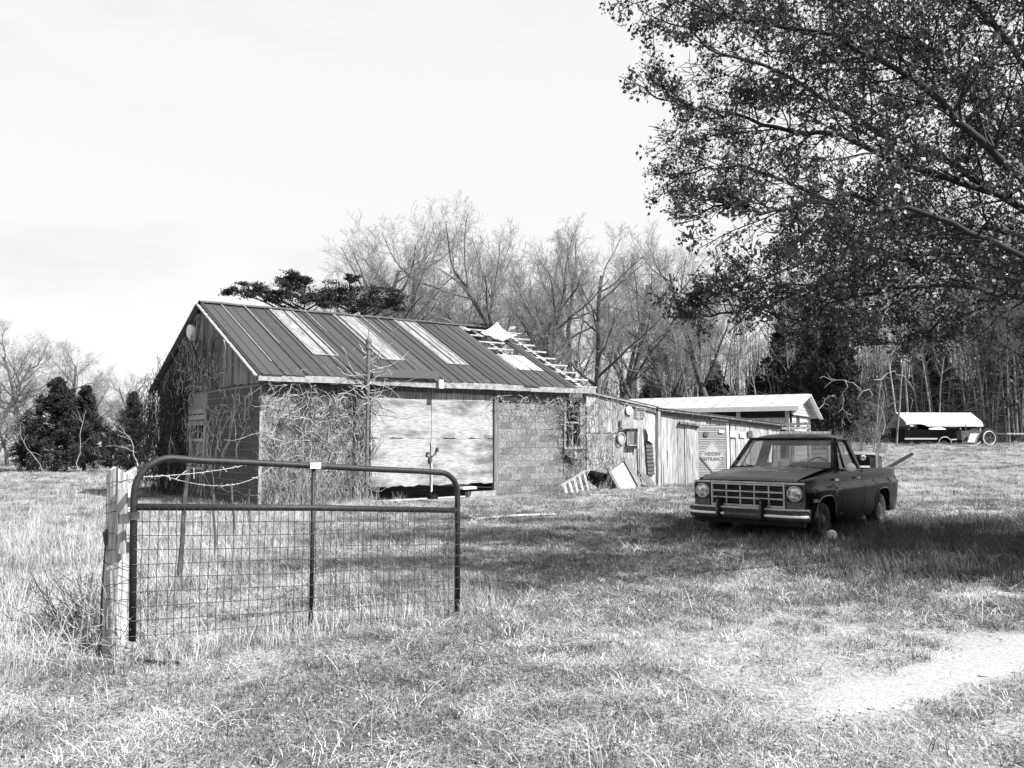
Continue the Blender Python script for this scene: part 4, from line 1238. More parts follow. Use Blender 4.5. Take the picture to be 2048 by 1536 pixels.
# papers on the dash seen through the glass
b = MB(); b.ob((-.33, 1.9, 1.13), (.1, 0, .0), (0, .05, .0), (0.02, .02, .12)); b.ob((-.22, 2.0, 1.13), (.16, 0, .0), (0, .06, .0), (0.0, .02, .15)); b.build('dash_papers', M['cloth'], truck)
# box, tailgate, chassis, wheels
MB().box(-.8, .8, 2.82, 4.82, .6, .64).build('box_floor', M['rust'], truck)
MB().box(-.82, .82, 2.775, 2.81, .5, 1.08).build('box_front', M['paint'], truck)
MB().box(-.78, .78, 4.8, 4.85, .6, 1.07).build('tailgate', M['paint'], truck)
b = MB(); b.box(-.45, -.35, .2, 4.7, .36, .48); b.box(.35, .45, .2, 4.7, .36, .48)
for y in (FW_, RW_): b.tube([(-.75, y, .31), (.75, y, .31)], .06, 8)
b.box(-.4, .4, .35, 1.5, .3, .85); b.build('chassis', M['black'], truck)
for y in (FW_, RW_):
    for sg in (-1, 1):
        b = MB()
        n = 14
        b.grid(lambda u, v: (sg * (.62 + .32 * v), y + .5 * math.cos(math.pi * u), .28 + .5 * math.sin(math.pi * u)), n, 1)
        b.build('wheel_well', M['black'], truck)
        tw = MB().lathe([(-.1, .19), (-.11, .25), (-.1, .28), (-.07, .3), (.07, .3), (.1, .28), (.11, .25), (.1, .19)], (sg * .83, y, .335), 'x', 28).build('wheel', M['tyre'], truck, smooth=True)
        MB().lathe([(sg * .09, .21), (sg * .1, .19), (sg * .06, .17), (sg * .05, .12), (sg * .085, .1), (sg * .1, .06), (sg * .1, 0)], (sg * .83, y, .335), 'x', 22).build('rim', M['rim'], tw, smooth=True)
        b = MB()
        for a in np.linspace(0, 2 * math.pi, 6)[:-1]: b.lathe([(sg * .08, .014), (sg * .105, .014), (sg * .105, 0)], (sg * .83, y + .13 * math.cos(a), .335 + .13 * math.sin(a)), 'x', 6)
        b.build('lug_nut', M['steel'], tw)
# pipe sticking out of the box, and a stone added in white as bright spot
def tw_(x, y, z):
    c, s = math.cos(TP), math.sin(TP)
    return (TX + c * x - s * y, TY + s * x + c * y, TZ + z)
p0 = np.array(tw_(.55, 3.6, .75)); p1 = at(1824, 908, 16.6)
b = MB(); b.tube([(0, 0, 0), tuple((p1 - p0))], .035, 8)
link('pipe', b.mesh('pipe', M['black'], True), None, tuple(p0), None, 'long dark pipe sticking up out of the pickup box', 'pipe')
b = MB(); b.tube([(0, 0, 0), (.0, .0, .34)], .018, 6)
pp = tw_(.86, 4.1, .98)
link('stake', b.mesh('stake', M['wood_pale']), None, pp, None, 'short pale stake standing in the pickup box rail', 'stake')
b = MB(); b.lathe([(0, 0), (.0, .09), (.08, .1), (.17, .07), (.2, 0)], (0, 0, 0), 'z', 9)
pp = tw_(1.06, .8, 0)
link('stone', b.mesh('stone', M['white']), None, G(pp[0], pp[1], -.01), None, 'stone added against the front tyre, made white for a bright spot there', 'stone')

# ================================================================== GATE, POST AND WIRE FENCE
gl_, gr_ = at(268, 1000, 6.14), at(915, 1000, 7.9)
gv = gr_ - gl_; gv[2] = 0; GLN = float(np.linalg.norm(gv)); gdir = gv / GLN
GPHI = math.atan2(gdir[1], gdir[0])
GO = (float(gl_[0]), float(gl_[1]), 0.0)
gate = thing('farm_gate', 'dark tube farm gate with wire mesh standing half open and sagging', 'gate', GO, GPHI)
def gZ(px, py):
    h = local_hit(GO, GPHI, 1, 0, px, py); return h[0], h[2]
zTL, zTR = gZ(330, 920)[1], gZ(870, 943)[1]
zML, zMR = gZ(285, 1013)[1], gZ(908, 1021)[1]
zBL, zBR = gZ(268, 1282)[1], gZ(915, 1232)[1]
tr_ = .0265
def gt(x): return zTL + (zTR - zTL) * (x - .25) / (GLN - .45)
b = MB(); pts = [(0.02, 0, zBL)]
pts += [(0, 0, zML), (0, 0, gt(0) - .27)]
for a in np.linspace(0, math.pi / 2, 9)[1:]: pts.append((.26 - .26 * math.cos(a), 0, gt(0) - .26 + .26 * math.sin(a)))
for x in np.linspace(.5, GLN - .4, 6): pts.append((x, 0, gt(x) + .006 * math.sin(x * 2)))
for a in np.linspace(math.pi / 2, 0, 8): pts.append((GLN - .2 + .2 * math.cos(a), 0, gt(GLN) - .21 + .21 * math.sin(a)))
pts += [(GLN, 0, zMR), (GLN + .005, 0, zBR)]
b.tube(pts, tr_, 12); b.build('frame_tube', M['gate'], gate, smooth=True)
b = MB(); b.tube([(0, 0, zML), (GLN * .5, 0, (zML + zMR) / 2 + .008), (GLN, 0, zMR)], tr_, 12); b.build('middle_rail', M['gate'], gate, smooth=True)
xm = gZ(626, 1000)[0]
b = MB(); b.tube([(xm, .0, zBL + (zBR - zBL) * xm / GLN), (xm, 0, gt(xm))], .018, 10); b.build('centre_upright', M['gate'], gate, smooth=True)
def wire_mesh_part(p, q, r, k=8):
    P = []
    p, q = np.array(p), np.array(q)
    ph = random.uniform(0, 6)
    for t in np.linspace(0, 1, k):
        P.append(p + (q - p) * t + np.array([.004 * math.sin(9 * t + ph), -.03 + .004 * math.sin(7 * t + ph * 2), .004 * math.sin(8 * t + ph)]))
    return MB().tube(P, r, 4)
def zl(x, f): 
    a = zML + (zBL - zML) * f; c = zMR + (zBR - zMR) * f
    return a + (c - a) * x / GLN
for k in range(1, 10):
    f = k * .106
    wire_mesh_part((.0, 0, zl(0, f)), (GLN, 0, zl(GLN, f)), .003, 14).build('wire', M['wire'], gate)
nv = 45
for k in range(nv):
    x = .05 + (GLN - .1) * k / (nv - 1) + random.uniform(-.008, .008)
    wire_mesh_part((x, 0, zl(x, .0)), (x + random.uniform(-.015, .015), 0, zl(x, .985)), .0028).build('wire', M['wire'], gate)
b = MB(); b.box(xm - .045, xm + .05, -.04, -.028, gt(xm) - .02, gt(xm) + .028); b.build('tag_plate', M['white'], gate)
zb_ = gZ(265, 1030)[1]
b = MB(); b.lathe([(-.035, tr_ + .002), (-.035, tr_ + .016), (.02, tr_ + .016), (.02, tr_ + .002)], (0, 0, zb_), 'z', 12); b.box(-.1, -.03, -.02, .03, zb_ - .06, zb_ + .01)
b.build('hinge', M['rust'], gate)

b = MB()
for k in range(9):
    z = zMR + .02 - .05 * k; x = GLN - .06 - .012 * k
    b.tube([(x + .013 * math.cos(a) * (k % 2), -.03 + .013 * math.cos(a) * (1 - k % 2), z + .03 * math.sin(a)) for a in np.linspace(0, 2 * math.pi, 9)], .004, 4, cap=False)
b.build('chain', M['rust'], gate)
pw = at(242, 1000, 6.42); pz = float(gz(pw[0], pw[1]))
pt = EYE + (883 - 941) * 6.42 / FPX
post = thing('gate_post', 'thick weathered round wooden gate post wrapped with wire', 'post', (float(pw[0]), float(pw[1]), pz), 0)
b = MB()
def pf(u, v):
    a = 2 * math.pi * u
    r = .098 + .008 * math.sin(5 * a + 1) + .005 * math.sin(11 * a + 4 * v) + .006 * math.sin(3 * v * 3 + a)
    return (r * math.cos(a), r * math.sin(a), -.2 + (pt - pz + .2) * v + (.03 * math.sin(3 * a) if v > .99 else 0))
b.grid(pf, 28, 10); b.v.append((0, 0, pt - pz - .03)); top = len(b.v) - 1
for i in range(28): b.f.append((i * 11 + 10, (i + 1) * 11 + 10, top))
b.build('shaft', M['wood_post'], post, smooth=False)
for py in (962, 1003, 1020, 1062, 1094, 1122, 1160, 1188):
    z = EYE + (883 - py) * 6.42 / FPX - pz
    sl = random.uniform(-.03, .03)
    MB().tube([(.112 * math.cos(a), .112 * math.sin(a), z + sl * math.cos(a) + .006 * math.sin(7 * a)) for a in np.linspace(0, 2 * math.pi, 17)], .0028, 4, cap=False).build('wire_wrap', M['wire'], post)
MB().lathe([(-.02, 0), (-.02, .014), (.04, .014), (.045, 0)], (-.02, -.115, EYE + (883 - 1128) * 6.42 / FPX - pz), 'y', 8).build('bolt', M['white'], post)
MB().box(.03, .1, -.13, -.1, EYE + (883 - 1100) * 6.42 / FPX - pz, EYE + (883 - 975) * 6.42 / FPX - pz).build('splinter', M['wood_pale'], post)
b = MB(); b.tube([(0, 0, 0), (-.005, 0, .5), (.012, .01, 1.02)], .011, 6); b.tube([(.012, .01, .9), (.0, .0, 1.0)], .02, 6)
q_ = at(212, 1000, 6.34)
link('steel_stake', b.mesh('steel_stake', M['rust']), None, G(q_[0], q_[1], -.05), None, 'thin rusty stake wired to the left side of the gate post', 'stake')

FENCE = [((356, 1165), (376, 934), .026, 'tallest leaning thin fence post behind the gate mesh'),
         ((431, 1118), (427, 988), .018, 'short thin fence post between the leaning post and the middle one'),
         ((469, 1068), (463, 966), .022, 'straight thin fence post nearest the middle of the left gate half'),
         ((496, 1046), (499, 978), .022, 'short stub fence post farthest along the wire toward the workshop corner')]
tops = [np.array([pw[0], pw[1], EYE + (883 - 955) * 6.42 / FPX])]
for (bx, by), (tx, ty), r_, lab in FENCE:
    g0 = ground_at(bx, by); t0_ = at(tx, ty, g0[1])
    b = MB(); v = t0_ - g0
    b.tube([(0, 0, -.1), tuple(v * .35 + (.01, 0, 0)), tuple(v * .7 - (.008, 0, 0)), tuple(v)], [r_ * 1.15, r_ * 1.05, r_, r_ * .9], 7)
    link('fence_post', b.mesh('fence_post', M['rust']), None, tuple(g0), None, lab, 'post', 'old posts of the wire fence')
    tops.append(t0_)
cor = np.array([*bw_(.1, .25), EYE - 40 / FPX * 20])
def barbed(a, c, sag, name, lab):
    b = MB(); P = []
    for t in np.linspace(0, 1, 26):
        p = a + (c - a) * t; p[2] -= sag * 4 * t * (1 - t); P.append(p)
    b.tube(P, .0045, 4)
    for i in range(1, 25):
        p = P[i]
        for q in range(1):
            d_ = rng.normal(size=3) * .022; b.tube([p - d_, p + d_], .004, 3)
    link(name, b.mesh(name, M['barb']), None, None, None, lab, 'wire', 'strands of the wire fence')
barbed(tops[0], np.array(at(520, 922, 12.5)), .05, 'barbed_wire', 'upper barbed wire strand running from the gate post toward the workshop corner')
barbed(tops[1] * .35 + np.array(at(280, 962, 6.6)) * .65, np.array(at(548, 930, 15)), .22, 'barbed_wire', 'lower sagging barbed wire strand behind the gate')

# ================================================================== TREES
def grow(g, p, d, L, r, lvl, P, out):
    n = P['segs'][lvl]
    pts, rad = [p.copy()], [r]
    d = d / np.linalg.norm(d)
    end = P['taper'][lvl]
    for i in range(n):
        d = d + g.normal(size=3) * P['wig'][lvl] + np.array([0, 0, P['trop'][lvl]])
        d /= np.linalg.norm(d)
        p = p + d * L / n
        pts.append(p.copy()); rad.append(max(P['rmin'], r + (r * end - r) * (i + 1) / n))
    out.append((lvl, np.array(pts), np.array(rad)))
    if lvl + 1 >= P['levels']: return
    nc = P['kids'][lvl]
    nc = max(1, int(round(nc * g.uniform(.75, 1.25))))
    lo = P['from'][lvl]
    for k in range(nc):
        f = lo + (1 - lo) * (k + g.uniform(.1, .9)) / nc
        q = f * n; i = min(int(q), n - 1); fr = q - i
        pos = pts[i] + (pts[i + 1] - pts[i]) * fr
        rr = rad[i] + (rad[i + 1] - rad[i]) * fr
        dd = pts[i + 1] - pts[i]; dd /= np.linalg.norm(dd)
        a = g.normal(size=3); a -= dd * (a @ dd); a /= np.linalg.norm(a)
        ang = R(g.uniform(*P['ang'][lvl]))
        cd = dd * math.cos(ang) + a * math.sin(ang)
        cl = L * g.uniform(*P['len'][lvl]) * (1 - P['short'][lvl] * f)
        grow(g, pos, cd, cl, max(P['rmin'], rr * P['rk'][lvl]), lvl + 1, P, out)

OAK = dict(levels=5, segs=(7, 6, 5, 4, 3), wig=(.08, .13, .16, .18, .2), trop=(.04, .05, .03, .03, .03), kids=(13, 9, 8, 6), taper=(.35, .3, .3, .4, .6),
           ang=((30, 62), (28, 58), (28, 60), (25, 60)), len=((.5, .68), (.42, .62), (.38, .6), (.4, .7)), short=(.5, .35, .3, .2), rk=(.5, .55, .55, .6), rmin=.006)
OAK['from'] = (.3, .2, .15, .1)
POLE = dict(OAK, segs=(9, 5, 4, 3, 3), kids=(20, 6, 5, 3), wig=(.035, .12, .14, .16, .18), len=((.18, .3), (.4, .6), (.4, .6), (.4, .7)), ang=((30, 60), (25, 50), (25, 50), (20, 50)))
POLE['from'] = (.42, .25, .2, .15)
SHRUB = dict(levels=3, segs=(5, 4, 3), wig=(.12, .16, .2), trop=(.05, .04, .03), kids=(7, 5), taper=(.4, .4, .6), ang=((25, 55), (25, 60)), len=((.35, .6), (.3, .6)), short=(.3, .2), rk=(.6, .6), rmin=.007)
SHRUB['from'] = (.2, .2)

def bare_meshes(seed, H, r0, P, split=2, mb='bark_far', mt='twig', forks=1):
    g = np.random.default_rng(seed); out = []
    for k in range(forks):
        d = np.array([g.normal() * .1, g.normal() * .1, 1.0])
        if forks > 1:
            a = 2 * math.pi * k / forks + g.uniform(0, 1); d = np.array([.22 * math.cos(a), .22 * math.sin(a), 1])
        grow(g, np.array([0, 0, -.3]), d, H * .72 * g.uniform(.85, 1.05), r0, 0, P, out)
    tp = [(p, r) for l, p, r in out if l < split]; cp_ = [(p, r) for l, p, r in out if l >= split]
    V, F = np_tubes(tp, 6); a = np_mesh('trunk', V, F, M[mb], True)
    V, F = np_tubes(cp_, 3); b = np_mesh('crown', V, F, M[mt])
    zz_ = [p[:, 2].max() for l, p, r in out]
    MH[a.name] = float(np.percentile(zz_, 99.7))
    return a, b
MH = {}
oaks = [bare_meshes(11 + i, 20, .34, OAK, forks=(1, 2, 1, 1)[i]) for i in range(4)]
poles = [bare_meshes(31 + i, 20, .1, POLE, mb='bark_pale') for i in range(3)]
shrubs = [bare_meshes(51 + i, 4, .035, SHRUB, split=1, mb='bark_pale', mt='brush', forks=5) for i in range(2)]

def plant(name, meshes, px, Y, top, Href, label, cat='tree', group=None, rz=None, wide=1.0, parts=('trunk', 'crown')):
    x = (px - 1024) / FPX * Y
    z = float(gz(x, Y)); H = EYE + (883 - top) / FPX * Y - z
    s = H / MH.get(meshes[0].name, Href)
    t = thing(name, label, cat, (x, Y, z), random.uniform(0, 6.28) if rz is None else rz, group)
    for nm, me in zip(parts, meshes): link(nm, me, t)
    t.scale = (s * wide, s * wide, s)
    return t
GB = 'bare trees standing behind the workshop'
for (i, px, Y, top, wide, lab) in (
        (3, 705, 64, 432, 1.0, 'wide-branching bare tree left of the others above the workshop ridge'),
        (1, 800, 74, 440, .9, 'pale bare tree just right of the spreading cedar, behind the ridge'),
        (2, 935, 70, 402, .85, 'tallest bare tree, rising above the middle of the workshop roof'),
        (1, 1072, 62, 408, 1.0, 'big bare tree with forked dark trunk above the torn end of the roof'),
        (0, 1190, 66, 452, 1.0, 'bare crooked tree behind the far gable end of the workshop'),
        (3, 1275, 72, 470, .9, 'round-crowned bare tree above the plank shed'),
        (2, 1440, 74, 440, .9, 'tall bare tree showing in the gap left of the leafy tree')):
    plant('bare_tree', oaks[i], px, Y, top, 20, lab, group=GB, wide=wide)
for k, (px, Y, top) in enumerate(((640, 84, 560), (860, 86, 490), (1000, 86, 490), (1120, 84, 480), (1235, 84, 520), (1350, 82, 560), (1385, 88, 520))):
    plant('bare_tree', oaks[k % 4], px, Y, top, 20, 'bare grey tree among the thicket of the wood behind the workshop', group='filler trees of the wood behind the workshop', wide=.9)
for (i, px, Y, top, wide, lab) in (
        (0, 50, 62, 642, 1.15, 'pale bare tree at the far left edge above the cedars'),
        (3, 150, 66, 690, 1.0, 'smaller bare tree right behind the pair of cedars'),
        (2, -30, 60, 660, 1.1, 'bare tree cut by the left edge of the picture'),
        (1, 215, 72, 765, 1.3, 'low bushy bare tree in the gap between the cedars'),
        (2, 292, 70, 730, 1.0, 'thin bare tree rising beside the left slope of the workshop roof'),
        (0, 20, 54, 790, 1.4, 'low grey bush tree left of the dark cedars')):
    plant('bare_tree', oaks[i], px, Y, top, 20, lab, group='bare trees on the left', wide=wide)
def where_in_wood(px):
    for lim, ph in ((1290, 'above the plank shed'), (1480, 'above the outbuilding'), (1640, 'above the white-roofed farm shed'), (1760, 'between farm shed and the rough trunk'), (1850, 'left of the far carport'), (1985, 'above the far carport'), (2060, 'above the flat trailer')):
        if px < lim: return ph
    return 'past the flat trailer'
# the wood on the right: tall thin stems
g = np.random.default_rng(5)
GW = 'thin-stemmed trees of the wood on the right'
n = 0
for k in range(84):
    Y = g.uniform(68, 100); px = g.uniform(1330, 2260) if k % 3 else g.uniform(1820, 2120)
    if k % 3 == 0: Y = g.uniform(69, 76)
    top = g.uniform(430, 600) if px > 1480 else g.uniform(520, 660)
    plant('forest_tree', poles[k % 3], px, Y, top, 20, 'thin pale-stemmed bare tree in the wood ' + where_in_wood(px), group=GW + ', ' + where_in_wood(px), wide=g.uniform(.75, 1.2))
for (px, Y, top, lab) in ((1790, 52, 480, 'thick pale trunk standing left of the far pickup'), (1745, 46, 540, 'tall rough trunk rising straight behind the derelict jeep')):
    plant('forest_tree', poles[1], px, Y, top, 20, lab, wide=.75)

# the far wood behind, one mass of stems and twigs
g2 = np.random.default_rng(77); P = []
for k in range(2600):
    Y = g2.uniform(88, 118); px = g2.uniform(1120, 2400); x = (px - 1024) / FPX * Y; z = float(gz(x, Y))
    H = (g2.uniform(7, 15) if px > 1500 else g2.uniform(5, 11)); lean = g2.normal(size=2) * .05
    r_ = g2.uniform(.03, .09); n_ = 5
    pts = np.array([(x + lean[0] * H * t + g2.normal() * .08, Y + lean[1] * H * t, z - .3 + H * t) for t in np.linspace(0, 1, n_)])
    P.append((pts, np.linspace(r_, r_ * .3, n_)))
    for j in range(5):
        i = g2.integers(1, n_ - 1) ; d = np.array([g2.normal(), g2.normal(), g2.uniform(.2, 1.4)]); d /= np.linalg.norm(d); L = g2.uniform(1, 2.6)
        q = pts[i] + (pts[i + 1] - pts[i]) * g2.uniform()
        P.append((np.array([q, q + d * L * .5, q + d * L + np.array([0, 0, .25])]), np.array([r_ * .4, r_ * .3, .01])))
V, F = np_tubes(P, 3)
link('far_wood', np_mesh('far_wood', V, F, M['farstem']), kind='stuff', label='grey mass of thin stems of the wood behind the sheds')

# dark tangle of saplings and twigs along the front of the wood
P = []
for k in range(1500):
    Y = g2.uniform(70, 84); px = g2.uniform(1200, 2350); x = (px - 1024) / FPX * Y; z = float(gz(x, Y))
    H = g2.uniform(1.5, 8.5) if px > 1560 else g2.uniform(1, 4)
    lean = g2.normal(size=2) * .18; r_ = g2.uniform(.015, .045)
    pts = np.array([(x + lean[0] * H * t + g2.normal() * .12, Y + lean[1] * H * t, z - .2 + H * t) for t in np.linspace(0, 1, 5)])
    P.append((pts, np.linspace(r_, r_ * .4, 5)))
    for j in range(9):
        i = g2.integers(0, 4); d = np.array([g2.normal(), g2.normal() * .6, g2.uniform(-.3, .9)]); d /= np.linalg.norm(d); L = g2.uniform(.6, 2.4)
        q = pts[i] + (pts[i + 1] - pts[i]) * g2.uniform(); q2 = q + d * L * .5 + g2.normal(size=3) * .12
        P.append((np.array([q, q2, q2 + (d + g2.normal(size=3) * .4) * L * .5]), np.array([r_ * .6, r_ * .45, .009])))
V, F = np_tubes(P, 3)
link('sapling_tangle', np_mesh('sapling_tangle', V, F, M['tangle']), kind='stuff', label='dark tangle of saplings and twigs along the edge of the right-hand wood')

# evergreens
def spray_cloud(g, centres, sizes, n_each, q=(.1, .2), flat=1.0, soft=False):
    C = np.repeat(np.array(centres), n_each, 0); S = np.repeat(np.array(sizes), n_each)
    N = len(C)
    off = g.normal(size=(N, 3)); off /= np.linalg.norm(off, axis=1, keepdims=True); off *= (g.uniform(0, 1, (N, 1)) ** .45)
    if soft: off = g.normal(size=(N, 3)) * .55
    off[:, 2] *= flat
    c = C + off * S[:, None]
    s = g.uniform(q[0], q[1], N)[:, None]
    a = off + g.normal(size=(N, 3)) * .5; a[:, 2] += .25; a /= np.linalg.norm(a, axis=1, keepdims=True)
    b = np.cross(a, g.normal(size=(N, 3))); b /= np.linalg.norm(b, axis=1, keepdims=True)
    V = np.stack([c - a * s, c + b * s * .35, c + a * s, c - b * s * .35], 1).reshape(-1, 3)
    F = np.arange(4 * N).reshape(N, 4)
    return V, F
def cedar_meshes(seed, H, Rb, n=260, q=(.04, .12)):
    g = np.random.default_rng(seed); cs, ss, br = [], [], []
    for k in range(n):
        f = g.uniform(0, 1) ** .8
        z = H * (.04 + .93 * f)
        prof = Rb * (1 - f) ** .75 * (.55 + .45 * min(1, f * 6)) + .08
        a = g.uniform(0, 6.28); rr = prof * g.uniform(.35, 1.08) * (1 + .25 * math.sin(3 * a + 5 * f))
        c = (rr * math.cos(a), rr * math.sin(a), z + .1 * rr)
        cs.append(c); ss.append((.16 + .3 * (1 - f)) * g.uniform(.6, 1.15))
        br.append((np.array([(0, 0, z - .25 * rr), (c[0] * .6, c[1] * .6, z - .1 * rr), c]), np.array([.03, .02, .012])))
    V, F = spray_cloud(g, cs, ss, 84, q)
    cr_ = np_mesh('foliage', V, F, M['cedar'])
    br.append((np.array([(0, 0, -.3), (.03, 0, H * .5), (0, 0, H * .97)]), np.array([.14, .09, .02])))
    V, F = np_tubes(br, 5)
    return np_mesh('trunk', V, F, M['bark']), cr_
ced = [cedar_meshes(71, 6, 1.7), cedar_meshes(72, 6, 1.5), cedar_meshes(73, 6, 2.0)]
PT = ('trunk', 'foliage')
for (i, px, Y, top, wide, lab) in (
        (2, 115, 44, 752, 1.15, 'big dark cedar with a blunt cone top, left of its twin at the field edge'),
        (0, 172, 45, 768, .95, 'dark cedar close on the right of the big blunt cedar'),
        (1, 266, 43, 780, .95, 'slim dark pointed cedar near the workshop corner'),
        (0, 60, 46, 850, 1.3, 'low spreading cedar at the foot of the big left one'),
        (2, 330, 30, 930, 1.2, 'small dark evergreen bush at the foot of the gable wall'),
        (1, 225, 50, 860, 1.5, 'low dark cedar filling the gap between the two cedar groups')):
    plant('cedar', ced[i], px, Y, top, 6, lab, group='dark cedars on the left', wide=wide, parts=PT)
g = np.random.default_rng(9)
for k in range(20):
    Y = g.uniform(78, 98); px = (g.uniform(1180, 1600) if k % 3 == 0 else g.uniform(1580, 2240))
    top = g.uniform(690, 790) if px < 1560 else g.uniform(560, 760)
    plant('cedar', ced[k % 3], px, Y, top, 6, 'dark evergreen understorey tree in the wood ' + where_in_wood(px), group='wood evergreens ' + where_in_wood(px), wide=g.uniform(.8, 1.2), parts=PT)
for (px, Y, top, lab, wd) in ((1672, 50, 610, 'dark tall evergreen right of the white farm shed gable', .8), (1620, 54, 640, 'dark evergreen directly behind the farm shed gable', .8), (1990, 80, 660, 'dark evergreen behind the tractor', .8), (1850, 80, 680, 'dark evergreen above the far carport roof', .7)):
    plant('cedar', ced[0], px, Y, top, 6, lab, wide=wd, parts=PT)
# undergrowth
for k in range(46):
    Y = g.uniform(50, 76); px = g.uniform(1190, 2200) if k % 4 else g.uniform(-40, 330)
    if px > 1760: Y = g.uniform(73, 88)
    top = g.uniform(760, 840)
    plant('shrub', shrubs[k % 2], px, Y, top, 4, 'leafless grey shrub at the wood edge ' + (where_in_wood(px) if px > 1000 else 'by the left cedars'), 'shrub', 'edge shrubs ' + (where_in_wood(px) if px > 1000 else 'by the left cedars'), wide=g.uniform(1, 1.8), parts=('stem', 'twigs'))
for k in range(6):
    plant('shrub', shrubs[k % 2], 1650 + 24 * k + g.uniform(-10, 10), g.uniform(38, 46), g.uniform(838, 862), 4, 'pale leafless sapling clump behind the pickup cab', 'shrub', 'pale saplings behind the pickup', wide=g.uniform(.6, 1), parts=('stem', 'twigs'))
# flat-topped cedar behind the ridge
def wide_cedar(label, Y, clumps, base_px, seed):
    g = np.random.default_rng(seed)
    bx = (base_px - 1024) / FPX * Y; bz = float(gz(bx, Y)); o = np.array([bx, Y, bz])
    t = thing('spreading_cedar', label, 'tree', tuple(o), 0)
    cs, ss, br = [], [], [(np.array([(0, 0, -.3), (.1, 0, 3), (.15, 0, 6.6)]), np.array([.22, .17, .1]))]
    for (px, py, rp) in clumps:
        for k in range(9):
            c = at(px + g.normal() * rp * .62, py + g.normal() * rp * .34, Y + g.normal() * .7) - o
            cs.append(c); ss.append(rp / FPX * Y * g.uniform(.3, .75))
            if k < 2: br.append((np.array([(.12, 0, c[2] - .5 - .28 * abs(c[0])), (c[0] * .55, c[1] * .55, c[2] - .45), c]), np.array([.05, .035, .015])))
    V, F = spray_cloud(g, cs, ss, 130, (.03, .1), .32, True); 
    V2, F2 = np_tubes(br, 5)
    link('trunk', np_mesh('trunk', V2, F2, M['bark']), t); link('foliage', np_mesh('foliage', V, F, M['cedar']), t)
wide_cedar('flat-topped spreading cedar above the workshop ridge', 37, ((475, 580, 18), (505, 584, 22), (540, 585, 24), (575, 560, 26), (600, 562, 22), (560, 592, 30), (600, 595, 34), (625, 600, 30), (585, 555, 15)), 600, 4)
wide_cedar('dark cedar with a pointed leader close right of the flat-topped one', 38, ((650, 590, 26), (690, 580, 30), (705, 556, 12), (720, 595, 34), (755, 600, 30), (780, 590, 18), (740, 612, 30), (785, 612, 18), (680, 605, 30)), 700, 6)
# a few bleached crooked limbs
def limb(name, label, pts, r, m='deadwood', cat='branch', sub=True, twist=.12, seed=1):
    g = np.random.default_rng(seed)
    P0 = [np.array(p) for p in pts]; o = P0[0].copy()
    fine = []
    for a, b_ in zip(P0[:-1], P0[1:]):
        for k in range(4): fine.append(a + (b_ - a) * k / 4 + g.normal(size=3) * np.linalg.norm(b_ - a) * twist * .25 * (k > 0))
    fine.append(P0[-1]); fine = np.array(fine) - o
    paths = [(fine, np.linspace(r, r * .35, len(fine)))]
    if sub:
        for k in range(5):
            i = g.integers(2, len(fine) - 1); d = fine[i] - fine[i - 1]; d /= np.linalg.norm(d) + 1e-9
            L = np.linalg.norm(fine[-1] - fine[0]) * g.uniform(.15, .3)
            q = [fine[i]]; dd = d + g.normal(size=3) * .8
            for j in range(3): dd = dd / np.linalg.norm(dd) + g.normal(size=3) * .25; q.append(q[-1] + dd / np.linalg.norm(dd) * L / 3)
            paths.append((np.array(q), np.linspace(r * .5, r * .2, 4)))
    V, F = np_tubes(paths, 5)
    return link(name, np_mesh(name, V, F, M[m], True), None, tuple(o), None, label, cat)
for i, (pp, r, lab) in enumerate((
        ([(276, 935), (262, 880), (240, 852)], .03, 'bleached forked dead sapling before the slim cedar'),
        ([(272, 905), (250, 896), (214, 890)], .022, 'bleached side stick slanting left at the dead sapling'),
        ([(92, 950), (62, 905), (38, 865)], .022, 'thin slanting dead stem left of the big cedar'),
        ([(156, 940), (160, 870), (172, 820)], .024, 'pale dead stem standing in front of the twin cedars'))):
    Yb = 36 + i
    pts = [at(px, py, Yb + .2 * j) for j, (px, py) in enumerate(pp)]
    limb('dead_sapling', lab, pts, r, seed=20 + i, cat='sapling')
for i, (pp, lab) in enumerate((
        ([(1748, 760), (1790, 742), (1822, 770), (1825, 800), (1808, 830)], 'bleached crooked limb curling down left of the far carport'),
        ([(1745, 790), (1700, 765), (1685, 760), (1640, 756)], 'bleached crooked limb reaching left toward the farm shed'),
        ([(1690, 760), (1688, 800), (1690, 850)], 'pale crooked stem hanging below the bleached left limb'),
        ([(1630, 828), (1650, 800), (1668, 790)], 'thin pale crooked stem beside the farm shed gable'),
        ([(1765, 870), (1768, 800), (1765, 770)], 'pale wavy sapling right of the tall rough trunk'))):
    limb('dead_limb', lab, [at(px, py, 45) for px, py in pp], .034, seed=40 + i, twist=.34)

